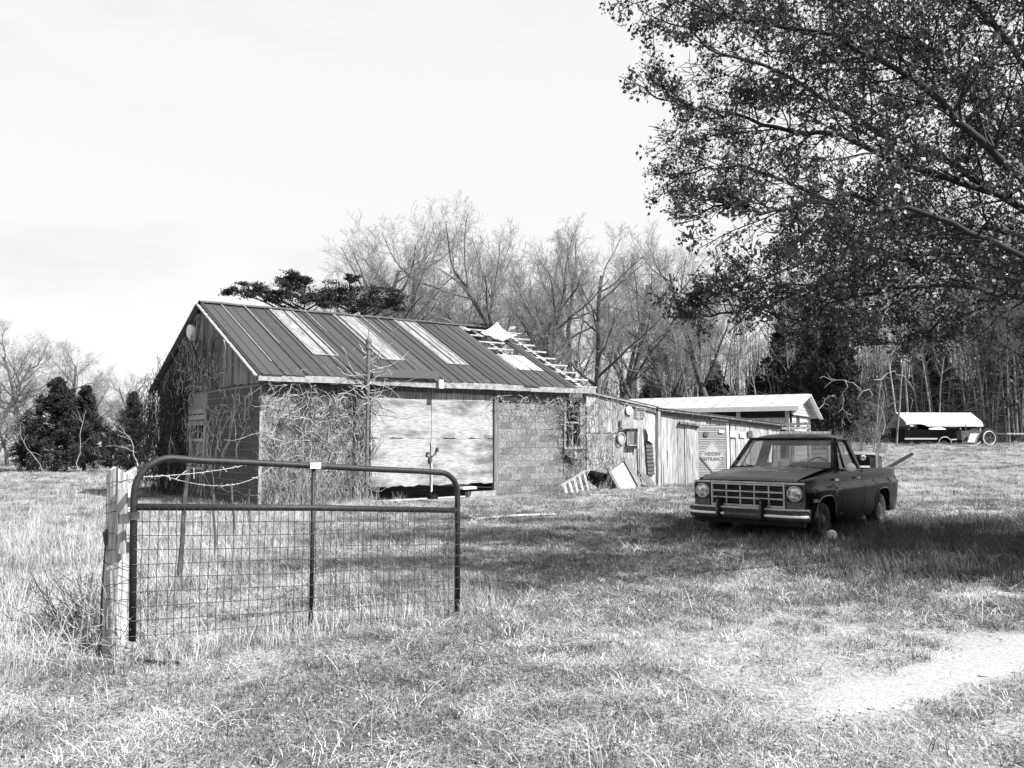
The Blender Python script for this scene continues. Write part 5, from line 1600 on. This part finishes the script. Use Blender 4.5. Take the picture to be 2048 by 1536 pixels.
# ---- the big leafy tree on the right, trunk outside the frame
TB = np.array([9.4, 10.6, float(gz(9.4, 10.6))])
big = thing('leafy_tree', 'big broad tree just coming into leaf, its limbs reaching in over the pickup', 'tree', tuple(TB), 0)
g = np.random.default_rng(15)
PEAR = dict(levels=4, segs=(6, 5, 4, 3), wig=(.08, .13, .16, .18), trop=(.02, .03, .05, .06), kids=(0, 7, 4), taper=(.3, .35, .4, .5), ang=((30, 55), (28, 60), (30, 65)),
            len=((.4, .6), (.38, .62), (.35, .65)), short=(.3, .35, .2), rk=(.5, .5, .6), rmin=.004)
PEAR['from'] = (.2, .15, .15)
limbs_px = [
    ([(2040, 545, 10.0), (1902, 508, 9.7), (1790, 526, 9.5), (1670, 562, 9.3), (1560, 600, 9.1), (1470, 625, 9.0), (1390, 630, 9.0)], 2.5, .085),
    ([(2026, 404, 10.6), (1910, 328, 10.5), (1762, 268, 10.4), (1686, 220, 10.3), (1590, 160, 10.2), (1500, 122, 10.1), (1410, 92, 10.0), (1350, 50, 10.0)], 2.9, .095),
    ([(2048, 288, 11.2), (1926, 176, 11.2), (1866, 108, 11.1), (1760, 45, 11.0), (1660, -10, 11), (1540, -60, 11), (1400, -100, 10.8)], 3.1, .1),
    ([(2040, 470, 11.6), (1880, 440, 11.5), (1720, 425, 11.4), (1590, 372, 11.2), (1480, 330, 11.1), (1410, 335, 11), (1345, 365, 10.9)], 2.8, .085),
    ([(2000, 390, 9.2), (1800, 330, 9.0), (1680, 268, 8.9), (1580, 262, 8.8), (1500, 238, 8.7), (1410, 212, 8.6), (1330, 200, 8.6)], 2.9, .08),
    ([(2040, 590, 9.2), (1900, 570, 9.0), (1790, 575, 8.8), (1680, 600, 8.6), (1600, 640, 8.6)], 2.3, .07),
    ([(2048, 130, 10.2), (1960, 20, 10.0), (1850, -80, 9.9), (1720, -160, 9.8)], 3.4, .1),
    ([(2048, 520, 12.6), (1900, 470, 12.6), (1760, 480, 12.5), (1620, 520, 12.4), (1510, 560, 12.3), (1420, 600, 12.2)], 2.7, .08),
    ([(2010, 330, 8.4), (1880, 200, 8.2), (1760, 120, 8.0), (1620, 60, 7.9), (1480, 40, 7.8), (1300, -10, 7.8)], 3.0, .085),
    ([(2060, 600, 12.4), (1960, 600, 12.2), (1880, 640, 12.0), (1800, 690, 11.9), (1750, 680, 11.9)], 2.3, .065),
    ([(2060, 210, 12.8), (1900, 140, 12.9), (1740, 110, 13), (1580, 60, 13), (1440, 20, 13)], 3.3, .09),
    ([(1980, 480, 8.0), (1860, 430, 7.8), (1740, 400, 7.6), (1620, 400, 7.5), (1520, 430, 7.4), (1450, 410, 7.4)], 2.7, .06),
]
out = []
trunkp = []
def add_limb(world, r):
    pts = np.array(world)
    fine = []
    for a, b_ in zip(pts[:-1], pts[1:]):
        for k in range(3): fine.append(a + (b_ - a) * k / 3 + g.normal(size=3) * .03 * (k > 0))
    fine.append(pts[-1]); fine = np.array(fine)
    rad = np.linspace(r * .55, .008, len(fine))
    trunkp.append((fine - TB, rad))
    Ltot = np.linalg.norm(np.diff(fine, axis=0), axis=1).sum()
    nk = int(Ltot * 4.8)
    for k in range(nk):
        f = .08 + .92 * (k + g.uniform(0, 1)) / nk
        q = f * (len(fine) - 1); i = min(int(q), len(fine) - 2)
        pos = fine[i] + (fine[i + 1] - fine[i]) * (q - i)
        dd = fine[i + 1] - fine[i]; dd /= np.linalg.norm(dd)
        a = g.normal(size=3); a[2] += .25; a -= dd * (a @ dd); a /= np.linalg.norm(a)
        an = R(g.uniform(28, 65)); cd = dd * math.cos(an) + a * math.sin(an)
        rr = rad[i]
        grow(g, pos - TB, cd, g.uniform(.6, 1.4) * (1.12 - .68 * f), max(.008, rr * .42), 1, PEAR, out)
    grow(g, fine[-1] - TB, fine[-1] - fine[-2], .45, .012, 1, PEAR, out)
for pl, z0, r in limbs_px:
    w = [TB + (g.normal() * .05, g.normal() * .05, z0 - TB[2])] + [at(*q) for q in pl]
    add_limb(w, r)
for k in range(25):                                   # far and outer crown, unseen limbs added to deepen the shade
    az = R(-80 + 9 * (k % 18) + g.uniform(-8, 8)) if k < 18 else R(g.uniform(60, 230)); el = R(g.uniform(12, 70)) if k < 18 else R(g.uniform(50, 80))
    d = np.array([math.cos(az) * math.cos(el), math.sin(az) * math.cos(el), math.sin(el)]); L = g.uniform(4.5, 6.3)
    p = TB + (0, 0, g.uniform(2.3, 3.4)); w = [p]
    for j in range(5): d = d + g.normal(size=3) * .1; d /= np.linalg.norm(d); w.append(w[-1] + d * L / 5)
    add_limb(w, .09)
tk = [(np.array([(0, 0, -.3), (.03, .02, 1.2), (-.02, 0, 2.4), (0.02, .02, 4.2)]), np.array([.34, .27, .25, .14]))]
V, F = np_tubes(tk + trunkp, 8); link('trunk', np_mesh('trunk', V, F, M['bark'], True), big)
V, F = np_tubes([(p, r) for l, p, r in out if l < 2], 5); V2, F2 = np_tubes([(p, r) for l, p, r in out if l >= 2], 3)
link('branches', np_mesh('branches', np.concatenate([V, V2]), np.concatenate([F, F2 + len(V)]), M['bark']), big, kind='stuff')
def leaf_cloud(g, nodes, per, size):
    C = np.repeat(np.array(nodes), per, 0); N = len(C)
    c = C + g.normal(size=(N, 3)) * .042
    d = g.normal(size=(N, 3)); d[:, 2] -= .5; d /= np.linalg.norm(d, axis=1, keepdims=True)
    b = np.cross(d, g.normal(size=(N, 3))); b /= np.linalg.norm(b, axis=1, keepdims=True)
    nn = np.cross(d, b)
    s = g.uniform(size[0], size[1], N)[:, None]
    t = c + d * s; m1 = c + d * s * .45
    V = np.stack([c, m1 + b * s * .34 + nn * s * .1, t + nn * -s * .12, m1 - b * s * .34 + nn * s * .1], 1).reshape(-1, 3)
    return V, np.arange(4 * N).reshape(N, 4)
nodes = []
def keepleaf(p):
    if p[2] < 2.9 and g.uniform() < .6: return False
    # the outer tips on the open side are only just breaking bud
    wx = p[0] + TB[0]
    if wx > 9.5 or p[1] < -4.2: return g.uniform() < .85  # unseen outer side keeps most leaves, so its shade falls darker
    return g.uniform() < .2 + .24 * float(sm((wx - 2.0) / 3.5))
for l, p, r in out:
    if l == 3: nodes += [p[-1], p[len(p) // 2]]
    elif l == 2: nodes += [p[-1]]
V, F = leaf_cloud(g, [p for p in nodes if keepleaf(p)], 7, (.022, .07))
print('leaves', len(F), 'paths', len(out))
link('leaves', np_mesh('leaves', V, F, M['leaf']), big, kind='stuff')

# ================================================================== VINES on the workshop
def vine_mass(name, label, spec, seed, loc=BO, rz=BP):
    """spec: list of (plane, a0, a1, z0, z1, n, up, len, out, radius, material)"""
    g = np.random.default_rng(seed)
    t = thing(name, label, 'vine', loc, rz)
    groups = {}
    for (plane, a0, a1, z0, z1, n, up, ln, outw, rad, m, nm) in spec:
        P = groups.setdefault((m, nm), [])
        for k in range(n):
            a, z = g.uniform(a0, a1), g.uniform(z0, z1)
            off = g.uniform(.03, outw); L = g.uniform(*ln); d = np.array([g.normal() * .35, up + g.normal() * .35]); r = g.uniform(*rad)
            pts = []
            ns = 9
            for j in range(ns):
                pts.append((a, z, off))
                d = d + g.normal(size=2) * g.choice([.25, .55]) + np.array([0, up * .16]); d /= np.linalg.norm(d) + 1e-9
                a += d[0] * L / ns; z = max(-.02, z + d[1] * L / ns); off = max(.02, off + g.normal() * .035)
            pts = np.array(pts)
            if plane == 'g': pts[:, 1] = np.minimum(pts[:, 1], BE + (BR - BE) * (1 - np.abs(pts[:, 0] - HALF) / HALF) - .03)
            if plane == 'g': W3 = np.stack([SX0 - pts[:, 2], pts[:, 0], pts[:, 1]], 1)
            else: W3 = np.stack([pts[:, 0], WY - pts[:, 2], pts[:, 1]], 1)
            P.append((W3, np.linspace(r, r * .4, ns)))
    for (m, nm), P in groups.items():
        V, F = np_tubes(P, 3)
        link(nm, np_mesh(nm, V, F, M[m]), t, kind='stuff')
    return t
vine_mass('vine_mass', 'dense leafless vine thicket swallowing the shaded gable wall and its window', [
    ('g', gy1 + .3, BW + .2, 0, 3.0, 340, .6, (.8, 2.2), .35, (.006, .014), 'bramble', 'dark_stems'),
    ('g', 5.6, BW + .3, 0, 3.6, 500, .3, (.5, 1.6), .7, (.006, .013), 'bramble', 'dark_stems'),
    ('g', 3.2, 7.2, 3.0, 4.6, 160, .6, (.5, 1.4), .2, (.006, .012), 'bramble', 'dark_stems'),
    ('g', 1.4, BW, 0, 1.6, 44, .8, (1.2, 3.4), .35, (.008, .017), 'vine_pale', 'pale_stems'),
    ('g', 2.0, 8.4, 1.6, 3.9, 120, .15, (.3, 1.0), .35, (.005, .012), 'vine_pale', 'pale_stems'),
    ('g', 3.8, 6.5, 3.2, 4.6, 22, .7, (.7, 1.6), .16, (.01, .018), 'vine_pale', 'pale_stems'),
    ('g', .6, 2.6, 2.3, 3.1, 16, -.9, (.5, 1.1), .15, (.007, .014), 'vine_pale', 'pale_stems')], 81)
vine_mass('vine_mass', 'pale leafless vines and dead stalks covering the block wall left of the doors', [
    ('f', .3, s_d0 + .15, -.1, .4, 150, 1.9, (.6, 1.9), .55, (.004, .008), 'vine', 'pale_stems'),
    ('f', .3, s_d0 + .1, .2, 2.4, 30, .8, (.8, 2.4), .35, (.005, .01), 'vine_pale', 'pale_stems'),
    ('f', .3, s_d0 + .1, .5, 2.7, 90, .3, (.4, 1.1), .35, (.004, .008), 'vine_pale', 'pale_stems'),
    ('f', .4, s_d0 + .1, 0, 2.9, 330, .7, (.4, 1.4), .25, (.005, .011), 'vine_dark', 'dark_stems'),
    ('f', .3, s_d0 + .2, 2.7, 3.15, 90, -.3, (.3, 1.0), .42, (.006, .012), 'vine', 'pale_stems')], 82)
vine_mass('vine_mass', 'tangle of bare vines hanging under the eave by the overgrown corner window', [
    ('f', s_p1 - .3, s_end + .4, 2.8, 3.15, 80, -.35, (.3, .9), .4, (.006, .013), 'vine', 'pale_stems'),
    ('f', s_w0 - .1, s_end + 1.6, .2, 3.0, 130, .4, (.5, 1.5), .3, (.006, .014), 'vine', 'pale_stems'),
    ('f', s_w0 - .1, s_end + .6, .0, 3.0, 110, .4, (.4, 1.2), .25, (.006, .012), 'vine_dark', 'dark_stems'),
    ('f', s_w0 - .3, s_end + .9, -.1, .3, 50, .9, (.5, 1.4), .6, (.006, .012), 'vine', 'pale_stems')], 83)
ev = MB()
g = np.random.default_rng(84)
for k in range(26):
    p = np.array([sm_x + g.normal() * .1, -.16, 2.6 + g.uniform(0, 1.4)]); d = np.array([g.choice([-1, 1]) * g.uniform(.5, 1), g.normal() * .25, g.uniform(-.2, .7)]); pts = [p]
    for j in range(6): d = d + g.normal(size=3) * .3; pts.append(pts[-1] + d * .16)
    ev.tube(pts, list(np.linspace(.011, .004, 7)), 4)
link('vine_sprig', ev.mesh('vine_sprig', M['vine']), None, BO, (0, 0, BP), 'sprawling bare vine sprigs round the service mast at the eave', 'vine')

# ================================================================== GRASS AND GROUND COVER
def blades(seed, n, h, rad, w, lean, m, name, flat=False, segs=2):
    g = np.random.default_rng(seed); V, F = [], []
    for k in range(n):
        a = g.uniform(0, 6.28); r = rad * math.sqrt(g.uniform(0, 1)); x, y = r * math.cos(a), r * math.sin(a)
        H = g.uniform(*h); ww = g.uniform(*w) / 2
        b_ = g.uniform(0, 6.28); ln = g.uniform(*lean) * H
        dx, dy = math.cos(b_), math.sin(b_)
        sx_, sy_ = -dy * ww, dx * ww
        o = len(V)
        for j in range(segs + 1):
            t = j / segs
            cx, cy, cz = x + dx * ln * t * t, y + dy * ln * t * t, H * (t - .25 * t * t * min(1, ln / H)) - .01 * (j == 0)
            k2 = 1 - .8 * t
            V += [(cx - sx_ * k2, cy - sy_ * k2, cz), (cx + sx_ * k2, cy + sy_ * k2, cz)]
        for j in range(segs): F.append((o + 2 * j, o + 2 * j + 1, o + 2 * j + 3, o + 2 * j + 2))
    return np_mesh(name, V, F, M[m])
def litter(seed, n, rad, s, m):
    g = np.random.default_rng(seed); V, F = [], []
    for k in range(n):
        r = rad * math.sqrt(g.uniform(0, 1)); a = g.uniform(0, 6.28); c = np.array([r * math.cos(a), r * math.sin(a), g.uniform(.004, .035)])
        d = g.normal(size=3); d[2] *= .4; d /= np.linalg.norm(d); e = np.cross(d, (g.normal() * .5, g.normal() * .5, 1)); e /= np.linalg.norm(e)
        q = g.uniform(*s); o = len(V)
        V += [c - d * q, c + e * q * .5 + (0, 0, q * .25), c + d * q, c - e * q * .5 + (0, 0, q * .2)]; F.append((o, o + 1, o + 2, o + 3))
    return np_mesh('litter', V, F, M[m])

def scatter(name, label, protos, X, Y, scale, g, zoff=0.0, tilt=.12, kind='stuff', pick=None):
    N = len(X)
    Z = gz(X, Y) + zoff
    me = bpy.data.meshes.new(name)
    me.vertices.add(N); me.vertices.foreach_set('co', np.stack([X, Y, Z], -1).astype(np.float32).ravel())
    r = np.stack([g.normal(size=N) * tilt, g.normal(size=N) * tilt, g.uniform(0, 6.28, N)], -1).astype(np.float32)
    a = me.attributes.new('rot', 'FLOAT_VECTOR', 'POINT'); a.data.foreach_set('vector', r.ravel())
    a = me.attributes.new('scl', 'FLOAT', 'POINT'); a.data.foreach_set('value', np.asarray(scale, np.float32))
    a = me.attributes.new('pick', 'INT', 'POINT'); a.data.foreach_set('value', (g.integers(0, len(protos), N) if pick is None else pick).astype(np.int32))
    ob = link(name, me, kind=kind, label=label)
    ng = bpy.data.node_groups.new(name, 'GeometryNodeTree')
    ng.interface.new_socket('Geometry', in_out='INPUT', socket_type='NodeSocketGeometry')
    ng.interface.new_socket('Geometry', in_out='OUTPUT', socket_type='NodeSocketGeometry')
    gi, go = ng.nodes.new('NodeGroupInput'), ng.nodes.new('NodeGroupOutput')
    iop = ng.nodes.new('GeometryNodeInstanceOnPoints'); jn = ng.nodes.new('GeometryNodeJoinGeometry')
    for k, pm in enumerate(protos):
        po = bpy.data.objects.new(name + '_tuft', pm)        # source of the instances, not in the scene itself
        oi = ng.nodes.new('GeometryNodeObjectInfo'); oi.inputs['Object'].default_value = po; oi.inputs['As Instance'].default_value = True
        ng.links.new(oi.outputs['Geometry'], jn.inputs[0])
    def attr(nm, ty):
        n = ng.nodes.new('GeometryNodeInputNamedAttribute'); n.data_type = ty; n.inputs['Name'].default_value = nm
        return [s for s in n.outputs if s.enabled and s.name == 'Attribute'][0]
    ng.links.new(gi.outputs[0], iop.inputs['Points']); ng.links.new(jn.outputs[0], iop.inputs['Instance'])
    iop.inputs['Pick Instance'].default_value = True
    ng.links.new(attr('pick', 'INT'), iop.inputs['Instance Index'])
    e2r = ng.nodes.new('FunctionNodeEulerToRotation'); ng.links.new(attr('rot', 'FLOAT_VECTOR'), e2r.inputs[0]); ng.links.new(e2r.outputs[0], iop.inputs['Rotation'])
    ng.links.new(attr('scl', 'FLOAT'), iop.inputs['Scale'])
    ng.links.new(iop.outputs[0], go.inputs[0])
    md = ob.modifiers.new('scatter', 'NODES'); md.node_group = ng
    return ob

def sample(g, bands, k=1.0):
    XS, YS = [], []
    for (y0, y1, dens) in bands:
        ym = (y0 + y1) / 2; hw = .68 * y1 + 1.0
        N = int((y1 - y0) * 2 * hw * dens * k)
        y = g.uniform(y0, y1, N); x = g.uniform(-hw, hw, N); ok = np.abs(x) < .68 * y + 1.2
        XS.append(x[ok]); YS.append(y[ok])
    return np.concatenate(XS), np.concatenate(YS)
cI, sI = math.cos(BP), math.sin(BP)
def in_buildings(x, y):
    a = cI * (x - BO[0]) + sI * (y - BO[1]); b = -sI * (x - BO[0]) + cI * (y - BO[1])
    r = (a > .12) & (a < s_end + e1) & (b > WY - .02) & (b < BW - .2)
    c2, s2 = math.cos(P2A), math.sin(P2A); a2 = c2 * (x - AO[0]) + s2 * (y - AO[1]); b2 = -s2 * (x - AO[0]) + c2 * (y - AO[1])
    return r | ((a2 > 0) & (a2 < e2) & (b2 > -.02) & (b2 < 3.4))
def tallness(x, y):
    # behind and left of the gate, along the walls, and the far rough field
    side = (x - GO[0]) * gdir[1] - (y - GO[1]) * gdir[0]          # < 0 behind the gate
    behind = sm((-side + .1) / .5) * sm((1.2 - .18 * (y - 8) - x) / 2.2) * (y > 5.6)
    left = sm((-2.7 - x) / 1.0) * sm((y - 4.7) / 1.2)
    a = cI * (x - BO[0]) + sI * (y - BO[1]); b = -sI * (x - BO[0]) + cI * (y - BO[1])
    wall = sm((2.2 + b) / 1.6) * (a > -3) * (a < s_d0 + 1.0) + .5 * sm((1.0 + b) / .8) * (a > s_w0 - .5) * (a < s_end + 5)
    far = sm((y - 19) / 6) * sm((x - 5) / 5) + sm((y - 30) / 8)
    strip = .95 * np.exp(-((side + .02) / .34) ** 2) * (x > -3.3) * (x < 0) * (y < 9)
    return np.clip(np.maximum.reduce([behind * .5, left * .95, wall, far, strip]), 0, 1) * (.75 + .35 * wob(x * .5, y * .5))

g = np.random.default_rng(101)
BANDS = ((3.4, 6, 120), (6, 9, 95), (9, 14, 60), (14, 22, 28), (22, 35, 11), (35, 62, 4.5))
def sc_by(y): return np.clip(.95 + (y - 8) * .035, .9, 2.2)
# short grass
x, y = sample(g, BANDS)
keep = (~in_buildings(x, y)) & (g.uniform(size=len(x)) > sandiness(x, y) * 1.25 - .12) & (g.uniform(size=len(x)) > tallness(x, y) * .7)
x, y = x[keep], y[keep]
sp = [blades(1, 60, (.02, .055), .18, (.003, .006), (.6, 2.2), 'green', 'short_tuft'), blades(2, 56, (.015, .05), .19, (.003, .006), (1.2, 3.5), 'dry', 'short_tuft'), blades(3, 64, (.012, .04), .22, (.003, .006), (1.5, 4.5), 'dry', 'short_tuft'), blades(4, 50, (.02, .07), .17, (.003, .006), (.5, 1.8), 'weed', 'short_tuft'), blades(14, 60, (.012, .045), .22, (.003, .006), (1.5, 4.5), 'dry', 'short_tuft')]
patch = wob(x * .33 + 1.7, y * .42 + .6) + .5 * wob(x * .9, y * 1.1) + g.normal(size=len(x)) * .22 + .3 * sm((6.0 - y) / 2.0) + .25 * sm((5.2 - y) / .8) * sm((x - 1.0) / 1.5) - .25 * sm((y - 7) / 3)
dk = patch > .27
pick = np.where(dk, g.choice([5, 6, 7, 7], len(x)), g.choice([0, 1, 2, 2, 4, 3, 4], len(x)))
sp = sp + [blades(31, 60, (.02, .06), .18, (.003, .006), (.6, 2.0), 'weed', 'short_tuft'), blades(32, 50, (.02, .07), .17, (.003, .006), (.5, 1.8), 'green', 'short_tuft'), blades(33, 46, (.015, .05), .18, (.004, .009), (.6, 2.0), 'weed', 'short_tuft')]
scatter('short_grass', 'short mixed green and dry grass of the yard', sp, x, y, sc_by(y) * g.uniform(.7, 1.3, len(x)), g, pick=pick)
# litter and weeds
x, y = sample(g, BANDS[:4], .5)
keep = (~in_buildings(x, y)) & (g.uniform(size=len(x)) > sandiness(x, y) * 1.1) & (g.uniform(size=len(x)) > tallness(x, y) * .8)
x, y = x[keep], y[keep]
lp = [litter(5, 44, .24, (.005, .016), 'litter'), litter(6, 46, .22, (.005, .016), 'weed'), blades(15, 30, (.008, .03), .26, (.003, .005), (4, 12), 'dry', 'straw'), blades(16, 30, (.008, .03), .26, (.003, .005), (4, 12), 'dry', 'straw')]
scatter('leaf_litter', 'dead leaves and clover flecks lying in the short grass', lp, x, y, sc_by(y) * g.uniform(.7, 1.2, len(x)), g, .004, .05)
# tall dry grass
x, y = sample(g, BANDS, .75)
tl = tallness(x, y)
keep = (~in_buildings(x, y)) & (g.uniform(size=len(x)) < tl * 1.15) & (sandiness(x, y) < .8)
x, y, tl = x[keep], y[keep], tl[keep]
tp_ = [blades(8, 46, (.08, .26), .22, (.003, .006), (.2, 1.1), 'dry_tall', 'tall_tuft', segs=3), blades(9, 44, (.07, .21), .2, (.003, .006), (.3, 1.4), 'dry_tall', 'tall_tuft', segs=3), blades(10, 30, (.15, .42), .24, (.003, .006), (.15, .7), 'dry_tall', 'tall_tuft', segs=3), blades(11, 44, (.06, .2), .22, (.003, .007), (.5, 1.8), 'weed', 'tall_tuft', segs=3)]
scatter('tall_dry_grass', 'tall dry grass of the rough field and along the walls', tp_, x, y, (.5 + .42 * np.clip(1.6 - y / 18, 0, 1)) * (.35 + .75 * tl) * g.uniform(.6, 1.3, len(x)) * np.where(y > 26, 1.25, 1), g)
# scattered stalks standing up in the yard
x, y = sample(g, ((4, 9, 1.2), (9, 16, 1.2), (16, 26, .8)))
keep = (~in_buildings(x, y)) & (sandiness(x, y) < .6)
x, y = x[keep], y[keep]
st = [blades(12, 5, (.12, .3), .1, (.004, .006), (.1, .6), 'dry', 'stalk', segs=3), blades(13, 9, (.1, .22), .08, (.006, .012), (.3, 1), 'weed', 'stalk', segs=3)]
scatter('standing_stalks', 'single dry stalks and weeds standing in the yard grass', st, x, y, g.uniform(.7, 1.3, len(x)), g)

# long green grass round the pickup, coloured darker to deepen the tree shade
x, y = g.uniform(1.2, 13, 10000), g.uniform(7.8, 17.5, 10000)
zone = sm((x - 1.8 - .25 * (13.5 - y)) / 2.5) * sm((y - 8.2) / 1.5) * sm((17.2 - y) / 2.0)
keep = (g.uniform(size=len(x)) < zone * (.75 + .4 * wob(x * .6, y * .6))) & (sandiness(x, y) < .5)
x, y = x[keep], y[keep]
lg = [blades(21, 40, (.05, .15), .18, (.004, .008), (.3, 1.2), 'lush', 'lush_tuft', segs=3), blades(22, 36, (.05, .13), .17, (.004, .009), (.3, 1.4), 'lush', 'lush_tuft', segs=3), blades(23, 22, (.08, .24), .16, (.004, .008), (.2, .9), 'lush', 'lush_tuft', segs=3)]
scatter('shade_toned_grass', 'longer green grass round the pickup, toned darker to deepen the tree shade', lg, x, y, g.uniform(.7, 1.3, len(x)), g)

# weeds and brambles round the gate post
def thicket(name, label, cx, cy, rad, n, hL, m, seed, lean=.9, r=.004, dirx=0, zb=0.0):
    g = np.random.default_rng(seed); P = []
    o = np.array(G(cx, cy))
    for k in range(n):
        a = g.uniform(0, 6.28); q = rad * math.sqrt(g.uniform(0, 1)); p = np.array([q * math.cos(a), q * math.sin(a), zb])
        d = np.array([g.normal() * lean + dirx, g.normal() * lean, 1.0]); L = g.uniform(*hL); pts = [p]
        for j in range(5): d = d / np.linalg.norm(d) + g.normal(size=3) * .16 - np.array([0, 0, .05]); pts.append(pts[-1] + d / np.linalg.norm(d) * L / 5)
        P.append((np.array(pts), np.linspace(r, r * .4, 6)))
        for e in range(3):
            i = g.integers(1, 5); dd = g.normal(size=3) + np.array([0, 0, .4]); dd /= np.linalg.norm(dd)
            P.append((np.array([pts[i], pts[i] + dd * L * .12, pts[i] + dd * L * .2 + g.normal(size=3) * .02]), np.array([r * .6, r * .5, r * .3])))
    V, F = np_tubes(P, 3)
    return link(name, np_mesh(name, V, F, M[m]), None, tuple(o), None, label, 'plant')
q = ground_at(195, 1262); thicket('bramble', 'dark thorny bramble at the left foot of the gate post', q[0], q[1], .3, 90, (.25, .8), 'bramble', 1, .8, .0045, -.5)
q = ground_at(230, 1300); thicket('dry_weed', 'pale dry weed stalks leaning in front of the gate post', q[0], q[1], .35, 60, (.3, .85), 'barb', 2, .55, .004, .2)
q = ground_at(60, 1330); thicket('dry_weed', 'pale dry weed stalks sprawling near the left edge', q[0], q[1], .6, 60, (.2, .6), 'barb', 3, .9, .0035)
q = ground_at(300, 1310); thicket('dry_weed', 'pale dead stalks arching over at the hinge end of the gate', q[0], q[1], .3, 36, (.2, .55), 'barb', 4, 1.0, .004)
q = ground_at(110, 1290); thicket('dry_weed', 'grey tangled weeds left of the dark bramble', q[0], q[1], .5, 60, (.2, .6), 'vine', 5, .9, .0035)
q = ground_at(1180, 985); thicket('dry_weed', 'pale weed heap under the tipped bucket', q[0], q[1], .7, 70, (.25, .7), 'barb', 6, 1.0, .006)
q = ground_at(1410, 985); thicket('dry_weed', 'dark weeds at the foot of the outbuilding beside the truck', q[0], q[1], .5, 50, (.2, .5), 'vine_dark', 7, .9, .006)

# small things lying about
def lie(name, label, pts, r, m, cat, n=6, jit=.01):
    g = np.random.default_rng(len(label)); P = []
    base = ground_at(*pts[0])
    for (px, py) in pts:
        w = ground_at(px, py); P.append(np.array([w[0], w[1], float(gz(w[0], w[1])) + r * .8 + abs(g.normal()) * jit]))
    b = MB(); b.tube([p - P[0] for p in P], list(np.linspace(r, r * .6, len(P))), n)
    link(name, b.mesh(name, M[m], True), None, tuple(P[0]), None, label, cat)
lie('log', 'short dark log lying behind the bare patch', [(1921, 1166), (1938, 1164), (1953, 1166)], .045, 'bark', 'log', 8)
lie('stick', 'bleached stick propped across the brush beside the bare patch', [(1993, 1164), (2004, 1172), (2016, 1180)], .018, 'deadwood', 'stick')
lie('stick', 'pale forked stick at the right edge beyond the bare patch', [(2018, 1184), (2032, 1176), (2046, 1168)], .02, 'deadwood', 'stick')
lie('stick', 'thin pale stick lying in the grass below the bare patch', [(1898, 1233), (1925, 1239), (1955, 1243)], .01, 'deadwood', 'stick')
lie('stick', 'long pale stalk lying in the grass at the bottom edge', [(1160, 1510), (1200, 1500), (1240, 1490)], .012, 'barb', 'stick')
lie('pipe', 'dark flat pipe lying in the grass under the gate', [(548, 1262), (600, 1264), (660, 1262), (695, 1256)], .02, 'rust', 'pipe')
lie('branch', 'dark stick lying in front of the gate hinge end', [(288, 1330), (320, 1331), (356, 1335)], .02, 'bark', 'branch')
lie('board', 'pale plank lying in the grass before the workshop', [(955, 1042), (1030, 1036), (1110, 1032)], .04, 'wood_pale', 'board', 4)
lie('pole', 'pale pole lying across the field at the far right', [(1988, 938), (2020, 934), (2060, 929)], .03, 'rust', 'pole')
q = ground_at(936, 998); z1 = EYE - (975 - 883) / FPX * q[1] - float(gz(q[0], q[1]))
t_ = thing('small_stand', 'small white-topped stand on one thin leg before the doors', 'stand', G(q[0], q[1]), BP)
MB().box(-.02, .02, -.02, .02, -.1, z1 - .03).build('leg', M['rust'], t_); MB().box(-.24, .24, -.1, .1, z1 - .03, z1 + .03).build('top', M['white'], t_)
q = np.array(bw_(s_d1 - .75, -.1)); b = MB(); b.box(-.55, .55, -.03, .03, -.05, .2)
link('white_board', b.mesh('white_board', M['white_paint']), None, G(q[0], q[1]), (0, 0, BP), 'low white board set on edge under the right door', 'board')
q = np.array(bw_(s_seam - .15, -.05)); b = MB(); b.box(-.12, .12, -.1, .1, -.02, .16); b.tube([(-.1, 0, .16), (0, 0, .26), (.1, 0, .16)], .015, 5)
link('tool_box', b.mesh('tool_box', M['black']), None, G(q[0], q[1]), (0, 0, BP), 'small black box left under the door seam', 'box')
b = MB(); b.ob((0, -1.0, -.05), (s_w0 - s_d0 + .4, 0, 0), (0, 1.05, 0), (0, 0, .085))
q = np.array(bw_(s_seam - .6, WY - .3)); link('concrete_apron', b.mesh('concrete_apron', M['mortar']), None, (q[0], q[1], 0.0), (0, 0, BP), kind='structure', label='low concrete apron before the workshop doors')
